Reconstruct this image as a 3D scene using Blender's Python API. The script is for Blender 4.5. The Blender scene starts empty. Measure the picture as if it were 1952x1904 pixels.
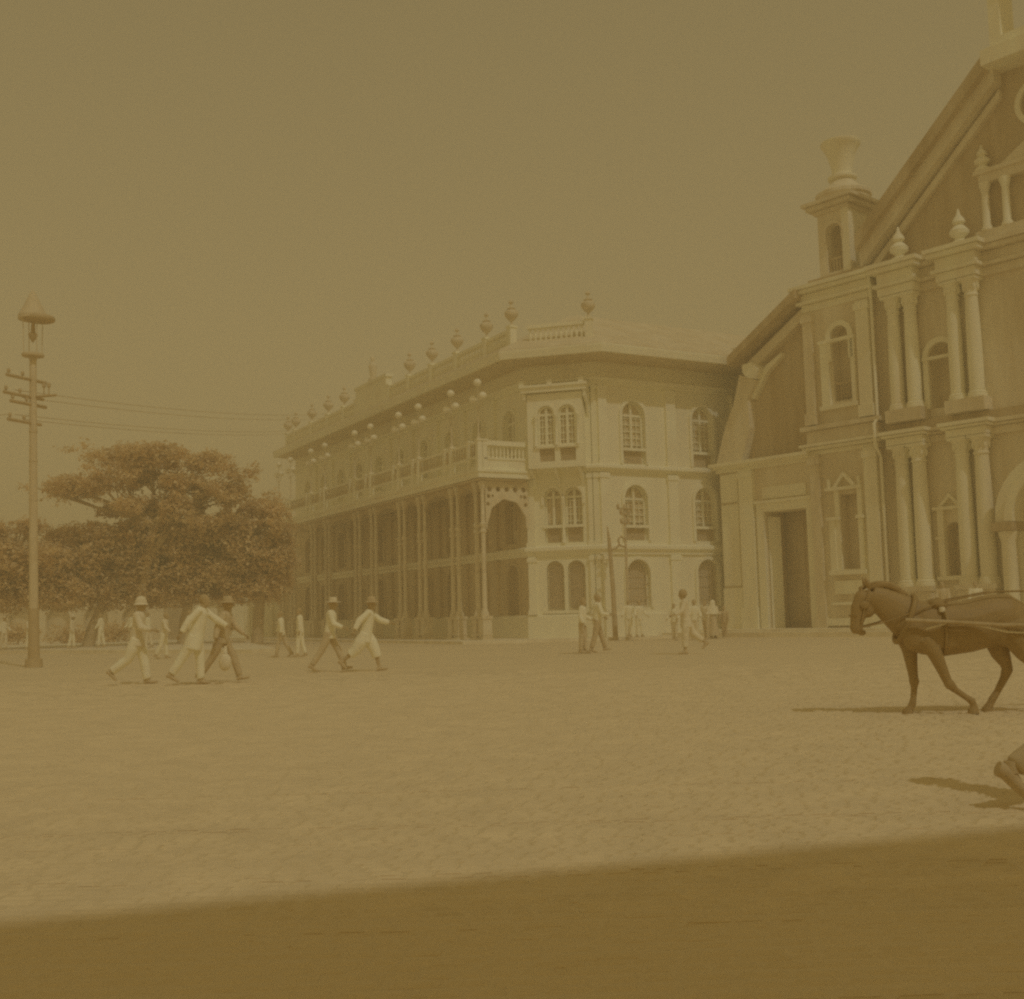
import bpy, bmesh, math, random
from mathutils import Vector, Matrix, noise
from mathutils.geometry import tessellate_polygon
random.seed(11)
PI = math.pi
scn = bpy.context.scene
COL = scn.collection

# ------------------------------------------------------------------ camera
cam_d = bpy.data.cameras.new('camera'); cam = bpy.data.objects.new('camera', cam_d); COL.objects.link(cam)
cam_d.sensor_fit = 'HORIZONTAL'; cam_d.sensor_width = 36.0; cam_d.lens = 36.0*2200/1952
cam_d.clip_start = 0.05; cam_d.clip_end = 3000
_p = math.atan2(223, 2200); _r = 0.0247
_R0 = Vector((1, 0, 0)); _F = Vector((0, math.cos(_p), math.sin(_p))); _U0 = Vector((0, -math.sin(_p), math.cos(_p)))
_rc = _R0*math.cos(_r)-_U0*math.sin(_r); _uc = _R0*math.sin(_r)+_U0*math.cos(_r)
M = Matrix((( _rc.x, _uc.x, -_F.x, 0), (_rc.y, _uc.y, -_F.y, 0), (_rc.z, _uc.z, -_F.z, 1.16), (0, 0, 0, 1)))
cam.matrix_world = M
scn.camera = cam

# ------------------------------------------------------------------ light
SUN_B, SUN_E = 149.0, 51.0            # compass bearing from the view axis, elevation
SKY_TINT = (1.0, 0.768, 0.350)
SKY_STRENGTH = 0.15
SUN_STRENGTH = 0.70
scn.view_settings.view_transform = 'Standard'; scn.view_settings.look = 'None'
scn.view_settings.gamma = 1.0; scn.view_settings.use_curve_mapping = False
scn.view_settings.exposure = -0.36
world = bpy.data.worlds.new('World'); scn.world = world; world.use_nodes = True
wn = world.node_tree.nodes; wl = world.node_tree.links
bg = wn['Background']
sky = wn.new('ShaderNodeTexSky'); sky.sky_type = 'NISHITA'; sky.sun_disc = False
sky.sun_elevation = math.radians(SUN_E); sky.sun_rotation = math.radians(SUN_B)
sky.dust_density = 1.0; sky.air_density = 1.0; sky.ozone_density = 0.5
bw = wn.new('ShaderNodeRGBToBW')
mx = wn.new('ShaderNodeMix'); mx.data_type = 'RGBA'; mx.blend_type = 'MULTIPLY'; mx.inputs[0].default_value = 1.0
pw = wn.new('ShaderNodeMath'); pw.operation = 'POWER'; pw.inputs[1].default_value = 0.4      # flat, milky tropical sky
sc_ = wn.new('ShaderNodeMath'); sc_.operation = 'MULTIPLY'; sc_.inputs[1].default_value = 1.65
wl.new(sky.outputs[0], bw.inputs[0]); wl.new(bw.outputs[0], pw.inputs[0]); wl.new(pw.outputs[0], sc_.inputs[0]); wl.new(sc_.outputs[0], mx.inputs[6]); mx.inputs[7].default_value = SKY_TINT+(1,)
wl.new(mx.outputs[2], bg.inputs[0]); bg.inputs[1].default_value = SKY_STRENGTH
sd = bpy.data.lights.new('sun', 'SUN'); sun = bpy.data.objects.new('sun', sd); COL.objects.link(sun)
sd.energy = SUN_STRENGTH; sd.angle = math.radians(1.0); sd.color = (1.0, 0.98, 0.84)
_b, _e = math.radians(SUN_B), math.radians(SUN_E)
SUNV = Vector((math.sin(_b)*math.cos(_e), math.cos(_b)*math.cos(_e), math.sin(_e)))
sun.rotation_euler = SUNV.to_track_quat('Z', 'Y').to_euler(); sun.location = (20, -20, 60)
scn.cycles.use_denoising = False
scn.cycles.filter_width = 2.4
scn.cycles.max_bounces = 8; scn.cycles.diffuse_bounces = 6; scn.cycles.transmission_bounces = 8; scn.cycles.volume_bounces = 1

# ------------------------------------------------------------------ materials
def tone(v, brown=False):
    """warm brown to cream: the colour things have in this sepia place"""
    k = min(1, max(0, (v-0.4)/0.5))
    d, l = (1.0, 0.70, 0.28), (1.0, 0.94, 0.75)
    if brown: k = brown
    c = [d[i]+(l[i]-d[i])*k for i in range(3)]
    return tuple(min(0.95, v*x) for x in c)
MATS = {}
def mat(name, v, rough=0.85, var=0.12, scale=1.5, bump=0.0, bscale=12.0, spec=0.2, stain=0.0, streak=False, brown=False):
    if name in MATS: return MATS[name]
    m = bpy.data.materials.new(name); m.use_nodes = True
    n = m.node_tree.nodes; l = m.node_tree.links; b = n['Principled BSDF']
    b.inputs['Roughness'].default_value = rough; b.inputs['Specular IOR Level'].default_value = spec
    tc = n.new('ShaderNodeTexCoord'); 
    nz = n.new('ShaderNodeTexNoise'); nz.inputs['Scale'].default_value = scale; nz.inputs['Detail'].default_value = 6; nz.inputs['Roughness'].default_value = 0.65
    src = tc.outputs['Object']
    if streak:
        mp = n.new('ShaderNodeMapping'); mp.inputs['Scale'].default_value = (1, 1, 0.18); l.new(src, mp.inputs[0]); src = mp.outputs[0]
    l.new(src, nz.inputs['Vector'])
    rmp = n.new('ShaderNodeValToRGB')
    rmp.color_ramp.elements[0].position = 0.3; rmp.color_ramp.elements[1].position = 0.7
    rmp.color_ramp.elements[0].color = tone(v*(1-var), brown)+(1,); rmp.color_ramp.elements[1].color = tone(v*(1+var*0.6), brown)+(1,)
    l.new(nz.outputs[0], rmp.inputs[0]); out = rmp.outputs[0]
    if stain > 0:
        nz2 = n.new('ShaderNodeTexNoise'); nz2.inputs['Scale'].default_value = scale*0.35; nz2.inputs['Detail'].default_value = 8; nz2.inputs['Roughness'].default_value = 0.7
        l.new(src, nz2.inputs['Vector'])
        r2 = n.new('ShaderNodeValToRGB'); r2.color_ramp.elements[0].position = 0.5; r2.color_ramp.elements[1].position = 0.68
        mm = n.new('ShaderNodeMix'); mm.data_type = 'RGBA'
        ml = n.new('ShaderNodeMath'); ml.operation = 'MULTIPLY'; ml.inputs[1].default_value = stain
        l.new(nz2.outputs[0], r2.inputs[0]); l.new(r2.outputs[0], ml.inputs[0]); l.new(ml.outputs[0], mm.inputs[0])
        l.new(out, mm.inputs[6]); mm.inputs[7].default_value = tone(v*0.62)+(1,); out = mm.outputs[2]
    l.new(out, b.inputs['Base Color'])
    if bump > 0:
        nb = n.new('ShaderNodeTexNoise'); nb.inputs['Scale'].default_value = bscale; nb.inputs['Detail'].default_value = 5
        l.new(tc.outputs['Object'], nb.inputs['Vector'])
        bp = n.new('ShaderNodeBump'); bp.inputs['Strength'].default_value = bump; bp.inputs['Distance'].default_value = 0.05
        l.new(nb.outputs[0], bp.inputs['Height']); l.new(bp.outputs[0], b.inputs['Normal'])
    MATS[name] = m
    return m
WALL = mat('painted_wall', 0.96, var=0.07, scale=0.6, bump=0.15, bscale=6, stain=0.18, streak=True)
TRIM = mat('pale_trim', 0.97, var=0.06, scale=1.2, stain=0.2)
WOOD = mat('louvre_wood', 0.74, var=0.15, scale=3)
GRILLE = mat('iron_grille', 0.66, var=0.1, scale=4)
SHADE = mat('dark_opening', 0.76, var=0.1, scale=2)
DOORM = mat('unlit_doorway_wood', 0.64, var=0.15, scale=2, streak=True)  # dark tone stands in for the unlit church interior behind the doorway
IRON = mat('cast_iron', 0.80, var=0.12, scale=2, rough=0.6)
ROOF = mat('sheet_roof', 0.76, var=0.10, scale=1.0, streak=True)
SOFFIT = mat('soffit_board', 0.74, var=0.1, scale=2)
STONE = mat('church_stone', 0.82, var=0.16, scale=0.8, bump=0.4, bscale=4, stain=0.6, streak=True)
STONE_D = mat('shaded_weathered_church_stone', 0.62, var=0.2, scale=1.0, bump=0.5, bscale=5, stain=0.7, streak=True)  # weathered stone, also darkened in colour for the shade under the rakes
STONE_L = mat('church_limewash', 0.95, var=0.10, scale=1.0, bump=0.15, bscale=6, stain=0.25, streak=True)
PAVE = mat('sett_stone', 0.83, var=0.10, scale=2.5, bump=0.25, bscale=25, stain=0.08, brown=0.62)
PLAT = mat('platform_stone', 0.88, var=0.12, scale=1.2, bump=0.1)
LEAF = mat('foliage', 0.88, var=0.14, scale=0.8, rough=0.9, spec=0.0, brown=0.5)
def _translucent(m):
    n = m.node_tree.nodes; l = m.node_tree.links; b = n['Principled BSDF']
    tr = n.new('ShaderNodeBsdfTranslucent'); ms = n.new('ShaderNodeMixShader'); ms.inputs[0].default_value = 0.4
    l.new(b.inputs['Base Color'].links[0].from_socket, tr.inputs[0]); l.new(b.outputs[0], ms.inputs[1]); l.new(tr.outputs[0], ms.inputs[2]); l.new(ms.outputs[0], n['Material Output'].inputs[0])
_translucent(LEAF)
URNM = mat('bronzed_urn', 0.76, var=0.12, scale=3, rough=0.6)
PORCHM = mat('porch_shade_wall', 0.70, var=0.12, scale=0.8, stain=0.3, streak=True)  # shade of the porch put into the wall colour
SCREENM = mat('porch_shade_iron', 0.62, var=0.1, scale=2)  # iron darkened in colour to match the porch shade; end screen stays paler
BARK = mat('bark', 0.62, var=0.2, scale=3, bump=0.4)
GLOBE = mat('opal_glass', 0.95, var=0.02, rough=0.3, spec=0.4)
POSTM = mat('pole_paint', 0.72, var=0.1, scale=2)
DARKM = mat('dark_metal', 0.60, var=0.08, scale=3, rough=0.6)
SKIN = mat('skin', 0.60, var=0.06, scale=8)
HAIR = mat('dark_hair', 0.56, var=0.1, scale=10)
WHITE = mat('white_cotton', 0.97, var=0.05, scale=6, bump=0.2, bscale=14)
CREAM = mat('cream_cotton', 0.86, var=0.08, scale=6, bump=0.2, bscale=14)
TAN = mat('tan_cloth', 0.72, var=0.10, scale=6, bump=0.2, bscale=14)
DARKC = mat('dark_cloth', 0.66, var=0.08, scale=6, bump=0.2, bscale=14)
STRAW = mat('straw', 0.84, var=0.08, scale=14)
COAT = mat('bay_coat', 0.46, var=0.10, scale=3, rough=0.55, spec=0.3)
MANE = mat('dark_mane', 0.50, var=0.1, scale=8)
LEATHER = mat('leather', 0.46, var=0.1, scale=6, rough=0.5)
STRAP = mat('pale_strap', 0.90, var=0.05, scale=6)

# ground: packed dirt and worn setts
def ground_mat():
    m = bpy.data.materials.new('plaza_surface'); m.use_nodes = True
    n = m.node_tree.nodes; l = m.node_tree.links; b = n['Principled BSDF']
    b.inputs['Roughness'].default_value = 0.9; b.inputs['Specular IOR Level'].default_value = 0.15
    tc = n.new('ShaderNodeTexCoord')
    mp = n.new('ShaderNodeMapping'); mp.inputs['Scale'].default_value = (0.5, 1.0, 1); l.new(tc.outputs['Object'], mp.inputs[0])
    n1 = n.new('ShaderNodeTexNoise'); n1.inputs['Scale'].default_value = 0.35; n1.inputs['Detail'].default_value = 10; n1.inputs['Roughness'].default_value = 0.7
    l.new(mp.outputs[0], n1.inputs['Vector'])
    r = n.new('ShaderNodeValToRGB'); r.color_ramp.elements[0].position = 0.32; r.color_ramp.elements[1].position = 0.66
    r.color_ramp.elements[0].color = tone(0.74, 0.62)+(1,); r.color_ramp.elements[1].color = tone(0.84, 0.62)+(1,)
    l.new(n1.outputs[0], r.inputs[0]); l.new(r.outputs[0], b.inputs['Base Color'])
    br = n.new('ShaderNodeTexBrick'); br.inputs['Scale'].default_value = 1.0; br.inputs['Brick Width'].default_value = 0.26; br.inputs['Row Height'].default_value = 0.16; br.inputs['Mortar Size'].default_value = 0.02
    dn = n.new('ShaderNodeTexNoise'); dn.inputs['Scale'].default_value = 3.0; l.new(tc.outputs['Object'], dn.inputs['Vector'])
    ad = n.new('ShaderNodeVectorMath'); ad.operation = 'MULTIPLY_ADD'; ad.inputs[1].default_value = (0.08, 0.08, 0); l.new(dn.outputs['Color'], ad.inputs[0]); l.new(tc.outputs['Object'], ad.inputs[2])
    l.new(ad.outputs[0], br.inputs['Vector'])
    br.inputs['Color1'].default_value = (1, 1, 1, 1); br.inputs['Color2'].default_value = (0.8, 0.8, 0.8, 1); br.inputs['Mortar'].default_value = (0, 0, 0, 1)
    bp = n.new('ShaderNodeBump'); bp.inputs['Strength'].default_value = 0.5; bp.inputs['Distance'].default_value = 0.02
    l.new(br.outputs[0], bp.inputs['Height']); l.new(bp.outputs[0], b.inputs['Normal'])
    return m
GROUND = ground_mat()

# ------------------------------------------------------------------ mesh helpers
class Fr:
    """facade frame: s along, o outward, z up"""
    def __init__(s, O, bearing, flip=False):
        b = math.radians(bearing); s.O = Vector((O[0], O[1], 0)); s.d = Vector((math.sin(b), math.cos(b), 0))
        s.n = Vector((s.d.y, -s.d.x, 0))*(-1 if flip else 1)
    def __call__(s, a, o, z): return s.O+s.d*a+s.n*o+Vector((0, 0, z))
    def at(s, a, o=0): return s(a, o, 0)
WORLD = type('W', (), {'__call__': lambda s, a, o, z: Vector((a, o, z))})()

class MB:
    def __init__(s): s.v = []; s.f = []
    def add(s, vs, fs):
        k = len(s.v); s.v += [Vector(v) for v in vs]; s.f += [tuple(i+k for i in f) for f in fs]; return s
    def box(s, fr, s0, s1, o0, o1, z0, z1):
        P = [fr(a, b, c) for c in (z0, z1) for b in (o0, o1) for a in (s0, s1)]
        return s.add(P, [(0, 1, 3, 2), (4, 6, 7, 5), (0, 4, 5, 1), (2, 3, 7, 6), (0, 2, 6, 4), (1, 5, 7, 3)])
    def frust(s, fr, a, o, z0, z1, h0, h1):
        P = [fr(a+i*h0, o+j*h0, z0) for i, j in ((-1, -1), (1, -1), (1, 1), (-1, 1))]+[fr(a+i*h1, o+j*h1, z1) for i, j in ((-1, -1), (1, -1), (1, 1), (-1, 1))]
        return s.add(P, [(0, 1, 2, 3), (4, 5, 6, 7)]+[(i, (i+1) % 4, 4+(i+1) % 4, 4+i) for i in range(4)])
    def poly(s, fr, outer, holes, o0, o1):
        """extruded polygon in the (s,z) plane, with holes"""
        loops = [[Vector((a, z, 0)) for a, z in L] for L in [outer]+list(holes)]
        flat = [p for L in loops for p in L]
        tris = tessellate_polygon(loops)
        n = len(flat); k = len(s.v)
        s.v += [fr(p.x, o1, p.y) for p in flat]+[fr(p.x, o0, p.y) for p in flat]
        s.f += [tuple(k+i for i in t) for t in tris]+[tuple(k+n+i for i in reversed(t)) for t in tris]
        b = 0
        for L in loops:
            m = len(L)
            for i in range(m): s.f.append((k+b+i, k+b+(i+1) % m, k+n+b+(i+1) % m, k+n+b+i))
            b += m
        return s
    def lathe(s, c, prof, n=16, fr=None):
        c = Vector(c); k = len(s.v)
        for r, z in prof:
            for i in range(n):
                a = 2*PI*i/n; s.v.append(c+Vector((r*math.cos(a), r*math.sin(a), z)))
        for j in range(len(prof)-1):
            for i in range(n): s.f.append((k+j*n+i, k+j*n+(i+1) % n, k+(j+1)*n+(i+1) % n, k+(j+1)*n+i))
        s.f.append(tuple(k+i for i in reversed(range(n)))); s.f.append(tuple(k+(len(prof)-1)*n+i for i in range(n)))
        return s
    def tube(s, pts, rad, n=8, flat=None):
        pts = [Vector(p) for p in pts]; k = len(s.v); m = len(pts)
        if not isinstance(rad, (list, tuple)): rad = [rad]*m
        up = None
        for j, p in enumerate(pts):
            t = (pts[min(j+1, m-1)]-pts[max(j-1, 0)]).normalized()
            if up is None: up = Vector((0, 1, 0)) if abs(t.y) < 0.8 else Vector((1, 0, 0))
            x = (up-t*up.dot(t)).normalized(); y = t.cross(x); up = x
            r = rad[j]; rx, ry = (r if isinstance(r, (tuple, list)) else (r, r))
            for i in range(n):
                a = 2*PI*i/n; s.v.append(p+x*(rx*math.cos(a))+y*(ry*math.sin(a)))
        for j in range(m-1):
            for i in range(n): s.f.append((k+j*n+i, k+j*n+(i+1) % n, k+(j+1)*n+(i+1) % n, k+(j+1)*n+i))
        s.f.append(tuple(k+i for i in reversed(range(n)))); s.f.append(tuple(k+(m-1)*n+i for i in range(n)))
        return s
    def ell(s, c, r, rot=None, n=12, m=8):
        c = Vector(c); k = len(s.v); rt = rot or Matrix.Identity(3)
        P = []
        for j in range(1, m):
            ph = PI*j/m
            for i in range(n):
                a = 2*PI*i/n; P.append(c+rt@Vector((r[0]*math.sin(ph)*math.cos(a), r[1]*math.sin(ph)*math.sin(a), r[2]*math.cos(ph))))
        s.v += P; s.v += [c+rt@Vector((0, 0, r[2])), c+rt@Vector((0, 0, -r[2]))]; T = k+len(P); B = T+1
        for j in range(m-2):
            for i in range(n): s.f.append((k+j*n+i, k+(j+1)*n+i, k+(j+1)*n+(i+1) % n, k+j*n+(i+1) % n))
        for i in range(n):
            s.f.append((T, k+i, k+(i+1) % n)); q = k+(m-2)*n; s.f.append((B, q+(i+1) % n, q+i))
        return s
    def sweep(s, path, prof, closed_prof=True):
        """profile of (o,z) along a plan polyline of Vectors, mitred; o to the right of travel direction"""
        path = [Vector((p[0], p[1], 0)) for p in path]; m = len(path); k = len(s.v); q = len(prof)
        for j, p in enumerate(path):
            d0 = (p-path[j-1]).normalized() if j > 0 else None
            d1 = (path[j+1]-p).normalized() if j < m-1 else None
            if d0 is None: d0 = d1
            if d1 is None: d1 = d0
            n0 = Vector((d0.y, -d0.x, 0)); n1 = Vector((d1.y, -d1.x, 0)); nn = (n0+n1).normalized(); kf = 1/max(0.3, nn.dot(n0))
            for o, z in prof: s.v.append(p+nn*(o*kf)+Vector((0, 0, z)))
        for j in range(m-1):
            for i in range(q if closed_prof else q-1):
                i2 = (i+1) % q; s.f.append((k+j*q+i, k+j*q+i2, k+(j+1)*q+i2, k+(j+1)*q+i))
        if closed_prof:
            s.f.append(tuple(k+i for i in range(q))); s.f.append(tuple(k+(m-1)*q+i for i in reversed(range(q))))
        return s
    def mesh(s, name, smooth=None, origin=None):
        me = bpy.data.meshes.new(name)
        o = Vector(origin) if origin is not None else Vector((0, 0, 0))
        me.from_pydata([tuple(v-o) for v in s.v], [], s.f)
        bm = bmesh.new(); bm.from_mesh(me); bmesh.ops.recalc_face_normals(bm, faces=bm.faces); bm.to_mesh(me); bm.free()
        if smooth:
            me.polygons.foreach_set('use_smooth', [True]*len(me.polygons)); me.set_sharp_from_angle(angle=math.radians(smooth))
        return me
    def build(s, name, material, parent=None, smooth=None, loc=None):
        """world-space vertices; the object is parented and made relative to its root"""
        base = origin_of(parent) if parent is not None else (Vector(loc) if loc is not None else Vector((0, 0, 0)))
        me = s.mesh(name, smooth, base)
        return link(name, me, material, parent, None if parent is not None else base)
def origin_of(o):
    v = Vector((0, 0, 0))
    while o is not None: v = v+o.location; o = o.parent
    return v
def link(name, me, material, parent=None, loc=None, rotz=0.0):
    o = bpy.data.objects.new(name, me); COL.objects.link(o)
    if material is not None and not me.materials: me.materials.append(material)
    o.parent = parent
    if loc is not None: o.location = loc
    o.rotation_euler = (0, 0, rotz)
    return o
def inst(name, me, parent, wloc, rotz=0.0, scale=None):
    o = bpy.data.objects.new(name, me); COL.objects.link(o); o.parent = parent
    o.location = Vector(wloc)-origin_of(parent); o.rotation_euler = (0, 0, rotz)
    if scale: o.scale = scale
    return o
def tag(o, label, cat, group=None):
    o['label'] = label; o['category'] = cat
    if group: o['group'] = group
    return o
def thing(name, label, cat, loc, group=None):
    o = bpy.data.objects.new(name, None); COL.objects.link(o); o.location = loc; o.empty_display_size = 0.3
    return tag(o, label, cat, group)
def struct(o): o['kind'] = 'structure'; return o
def arch(s0, s1, z0, z1, n=14):
    r = (s1-s0)/2; c = (s0+s1)/2; sp = z1-r
    return [(s0, z0), (s1, z0)]+[(c+r*math.cos(PI*i/n), sp+r*math.sin(PI*i/n)) for i in range(n+1)]
def archring(s0, s1, z0, z1, w, n=16):
    """archivolt: half ring with legs, as one outline"""
    r = (s1-s0)/2; c = (s0+s1)/2; sp = z1-r
    out = [(c+(r+w)*math.cos(PI*i/n), sp+(r+w)*math.sin(PI*i/n)) for i in range(n+1)]
    inn = [(c+r*math.cos(PI*i/n), sp+r*math.sin(PI*i/n)) for i in reversed(range(n+1))]
    return [(s1+w, z0)]+out+[(s0-w, z0), (s0, z0)]+inn+[(s1, z0)]
def rect(s0, s1, z0, z1): return [(s0, z0), (s1, z0), (s1, z1), (s0, z1)]
def circle(c, z, r, n=10): return [(c+r*math.cos(2*PI*i/n), z+r*math.sin(2*PI*i/n)) for i in range(n)]

# ------------------------------------------------------------------ ground
g = MB(); g.add([(-700, -300, 0), (700, -300, 0), (700, 1200, 0), (-700, 1200, 0)], [(0, 1, 2, 3)])
ground = struct(g.build('plaza_ground', GROUND))
# setts of the plaza: worn stones in rows across the view, the nearest single, the rest joined
def sett(x, y, w, d, h, tx, ty, sk):
    b = [(-w/2, -d/2), (w/2, -d/2), (w/2, d/2), (-w/2, d/2)]
    b = [(px+random.uniform(-1, 1)*0.012, py+random.uniform(-1, 1)*0.009) for px, py in b]
    ins = 0.028
    V = [(x+px, y+py+sk*px, -0.02) for px, py in b]+[(x+px, y+py+sk*px, h-0.012+tx*px+ty*py) for px, py in b]
    V += [(x+px*(1-2*ins/w), y+(py+sk*px)*(1-2*ins/d), h+tx*px+ty*py) for px, py in b]
    F = [(8, 9, 10, 11)]
    for r in (0, 4): F += [(r+i, r+(i+1) % 4, r+4+(i+1) % 4, r+4+i) for i in range(4)]
    return V, F
stones = []
y = 3.2
row = 0
while y < 26.0:
    gs = 1.0 if y < 8 else (1.35 if y < 13 else 1.8)
    d = random.uniform(0.07, 0.10)*gs
    half = 0.50*y+0.9
    x = -half+random.uniform(0, 0.2)
    while x < half:
        w = random.uniform(0.10, 0.19)*gs
        wob = 0.04*noise.noise(Vector((x*0.3, y*0.15, 0)))
        wear = noise.noise(Vector((x*0.25, y*0.22, 3.0)))
        lift = noise.noise(Vector((x*0.9, y*0.9, 7.0)))
        h = 0.011+0.002*wear+random.uniform(-0.0018, 0.0018)+0.0015*lift
        if random.random() > (y-15)/11.0 and h > 0.001:
            stones.append((x+w/2, y+d/2+wob, w-0.008, d-0.018, h, random.uniform(-.012, .012), random.uniform(-.03, .03), random.uniform(-.02, .02)))
        x += w
    y += d; row += 1
rest = MB(); near = 0
for i, st in enumerate(stones):
    x, y = st[0], st[1]
    vis = abs(x) < 0.455*y and y > 3.62
    V, F = sett(*st)
    if vis and near < 298:
        near += 1
        mb = MB().add([(a-x, b-y, c) for a, b, c in V], F)
        o = link('paving_stone', mb.mesh('paving_stone'), PAVE, ground, (x, y, 0))
    else: rest.add(V, F)
o = rest.build('paving_stones', PAVE, ground); o['kind'] = 'stuff'

# ------------------------------------------------------------------ the hotel on the corner
A = Vector((0.69, 54.08, 0)); CH = Fr(A, 106); B = CH.at(3.48); RF = Fr(B, 61); LF = Fr(A, -29, flip=True)
hotel = thing('hotel', 'long three-storey pale hotel with cut-off corner, arcaded porch and roof urns', 'hotel', A)
LLEN, RLEN = 34.0, 15.0
def window(fr, s0, s1, z0, z1, rail, apron, kind='louvre', parent=hotel, rec=0.22, fm=None):
    """arched casement set back in its opening: frame, two leaves, apron grille"""
    f = MB(); c = (s0+s1)/2; w = 0.09; r = (s1-s0)/2
    f.poly(fr, arch(s0+0.01, s1-0.01, z0+0.01, z1-0.01), [arch(s0+w, s1-w, z0+w, z1-w)], -rec-0.06, -rec+0.05)
    if kind != 'grille':
        f.box(fr, c-0.06, c+0.06, -rec-0.05, -rec+0.06, rail, z1-w-0.02)
        f.box(fr, s0+w, s1-w, -rec-0.05, -rec+0.045, z1-r-0.06, z1-r+0.05)
    if apron: f.box(fr, s0-0.06, s1+0.06, -0.10, 0.07, rail-0.06, rail+0.07)
    wdw = f.build('window', fm or TRIM, parent)
    p = MB().poly(fr, arch(s0+0.02, s1-0.02, z0+0.02, z1-0.02), [], -rec-0.12, -rec-0.08)
    p.build('pane', SHADE if kind in ('open', 'grille') else WOOD, wdw)
    gm = MB()
    if kind == 'grille':
        k = 9
        for i in range(1, k):
            x = s0+(s1-s0)*i/k; h = math.sqrt(max(0, r*r-(x-c)**2)); gm.box(fr, x-0.015, x+0.015, -0.12, -0.09, z0, z1-r+h)
        for zz in (z0+0.5, z0+1.1, z0+1.6): gm.box(fr, s0, s1, -0.135, -0.12, zz-0.02, zz+0.02)
        gm.build('grille', TRIM if False else GRILLE, wdw)
    else:
        # glazing bars / louvre slats
        zt = z1-r
        for zz in [rail+0.25+0.32*i for i in range(int((zt-rail-0.3)/0.32)+1)]:
            gm.box(fr, s0+w, s1-w, -rec-0.06, -rec+0.0, zz-0.02, zz+0.02)
        for x in (c-(s1-s0)/4, c+(s1-s0)/4): gm.box(fr, x-0.015, x+0.015, -rec-0.055, -rec+0.01, rail+0.05, zt)
        if kind != 'open': gm.build('glazing_bars', TRIM, wdw)
    if apron:
        am = MB()
        am.box(fr, s0+w, s1-w, -0.17, -0.14, z0+0.04, rail-0.06)
        k = 10
        for i in range(1, k): x = s0+w+(s1-s0-2*w)*i/k; am.box(fr, x-0.012, x+0.012, -0.13, -0.11, z0+0.05, rail-0.06)
        am.build('apron_grille', GRILLE, wdw)
    return wdw
def hood(fr, s0, s1, z0, z1, w=0.16, o=0.09, parent=hotel, m=None):
    return MB().poly(fr, archring(s0-0.0, s1+0.0, z0, z1, w), [], 0.002, o).build('arch_moulding', m or TRIM, parent)

FL = [(1.44, 3.68, None), (4.57, 7.19, 5.22), (8.18, 11.17, 8.87)]
# walls
r_open = [(1.39, 2.69), (5.5, 6.8)]
holes = [arch(a, b, z0, z1) for a, b in r_open for z0, z1, _ in FL]
MB().poly(RF, rect(0, RLEN, 0, 13.1), holes, -0.4, 0).build('wall', WALL, hotel)
c_g = [(0.87, 1.71), (1.88, 2.72)]
holes = [arch(a, b, 1.38, 3.68) for a, b in c_g]+[arch(a, b, 4.52, 7.09) for a, b in ((0.85, 1.68), (1.84, 2.69))]+[rect(0.9, 2.6, 8.3, 10.9)]
MB().poly(CH, rect(0, 3.48, 0, 13.1), holes, -0.4, 0).build('wall', WALL, hotel)
l_c = [1.45+3.3*k for k in range(10)]
holes = [arch(c-0.6, c+0.6, z0, z1) for c in l_c for z0, z1 in ((1.2, 3.6), (4.6, 7.0), (8.15, 11.1))]
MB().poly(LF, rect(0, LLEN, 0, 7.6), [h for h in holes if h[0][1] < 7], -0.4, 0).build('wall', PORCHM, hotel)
MB().poly(LF, rect(0, LLEN, 7.602, 13.1), [h for h in holes if h[0][1] > 7], -0.4, 0).build('wall', WALL, hotel)
# windows
for a, b in r_open:
    window(RF, a, b, FL[0][0], FL[0][1], 1.5, False, 'grille')
    window(RF, a, b, FL[1][0], FL[1][1], FL[1][2], True)
    window(RF, a, b, FL[2][0], FL[2][1], FL[2][2], True)
    for z0, z1, _ in FL: hood(RF, a, b, z0, z1)
for i, (a, b) in enumerate(c_g):
    window(CH, a, b, 1.38, 3.68, 1.4, False, 'grille')
    a2, b2 = ((0.85, 1.68), (1.84, 2.69))[i]
    window(CH, a2, b2, 4.52, 7.09, 5.28, True, 'open' if i == 0 else 'louvre')
    hood(CH, a2, b2, 6.3, 7.09, 0.12)
for k, c in enumerate(l_c):
    for j, (z0, z1, rl) in enumerate(((1.2, 3.6, 1.3), (4.6, 7.0, 5.3), (8.15, 11.1, 8.9))):
        window(LF, c-0.6, c+0.6, z0, z1, rl, j == 2, ('grille', 'open', 'louvre')[j], fm=PORCHM if j < 2 else None)  # lower frames and mouldings carry the porch shade in their colour too
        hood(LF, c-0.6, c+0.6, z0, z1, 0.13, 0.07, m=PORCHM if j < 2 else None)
# twin-window colonnettes and sills on the cut-off corner
cm = MB(); cp = CH(1.76, 0.06, 0)
cm.lathe(cp, [(0.09, 4.5), (0.09, 4.62), (0.055, 4.68), (0.05, 6.4), (0.08, 6.46), (0.10, 6.62), (0.10, 6.68)], 10); cm.build('colonnette', TRIM, hotel, 40)
MB().box(CH, 0.7, 2.9, 0.002, 0.10, 1.24, 1.36).build('sill', TRIM, hotel)
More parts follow.
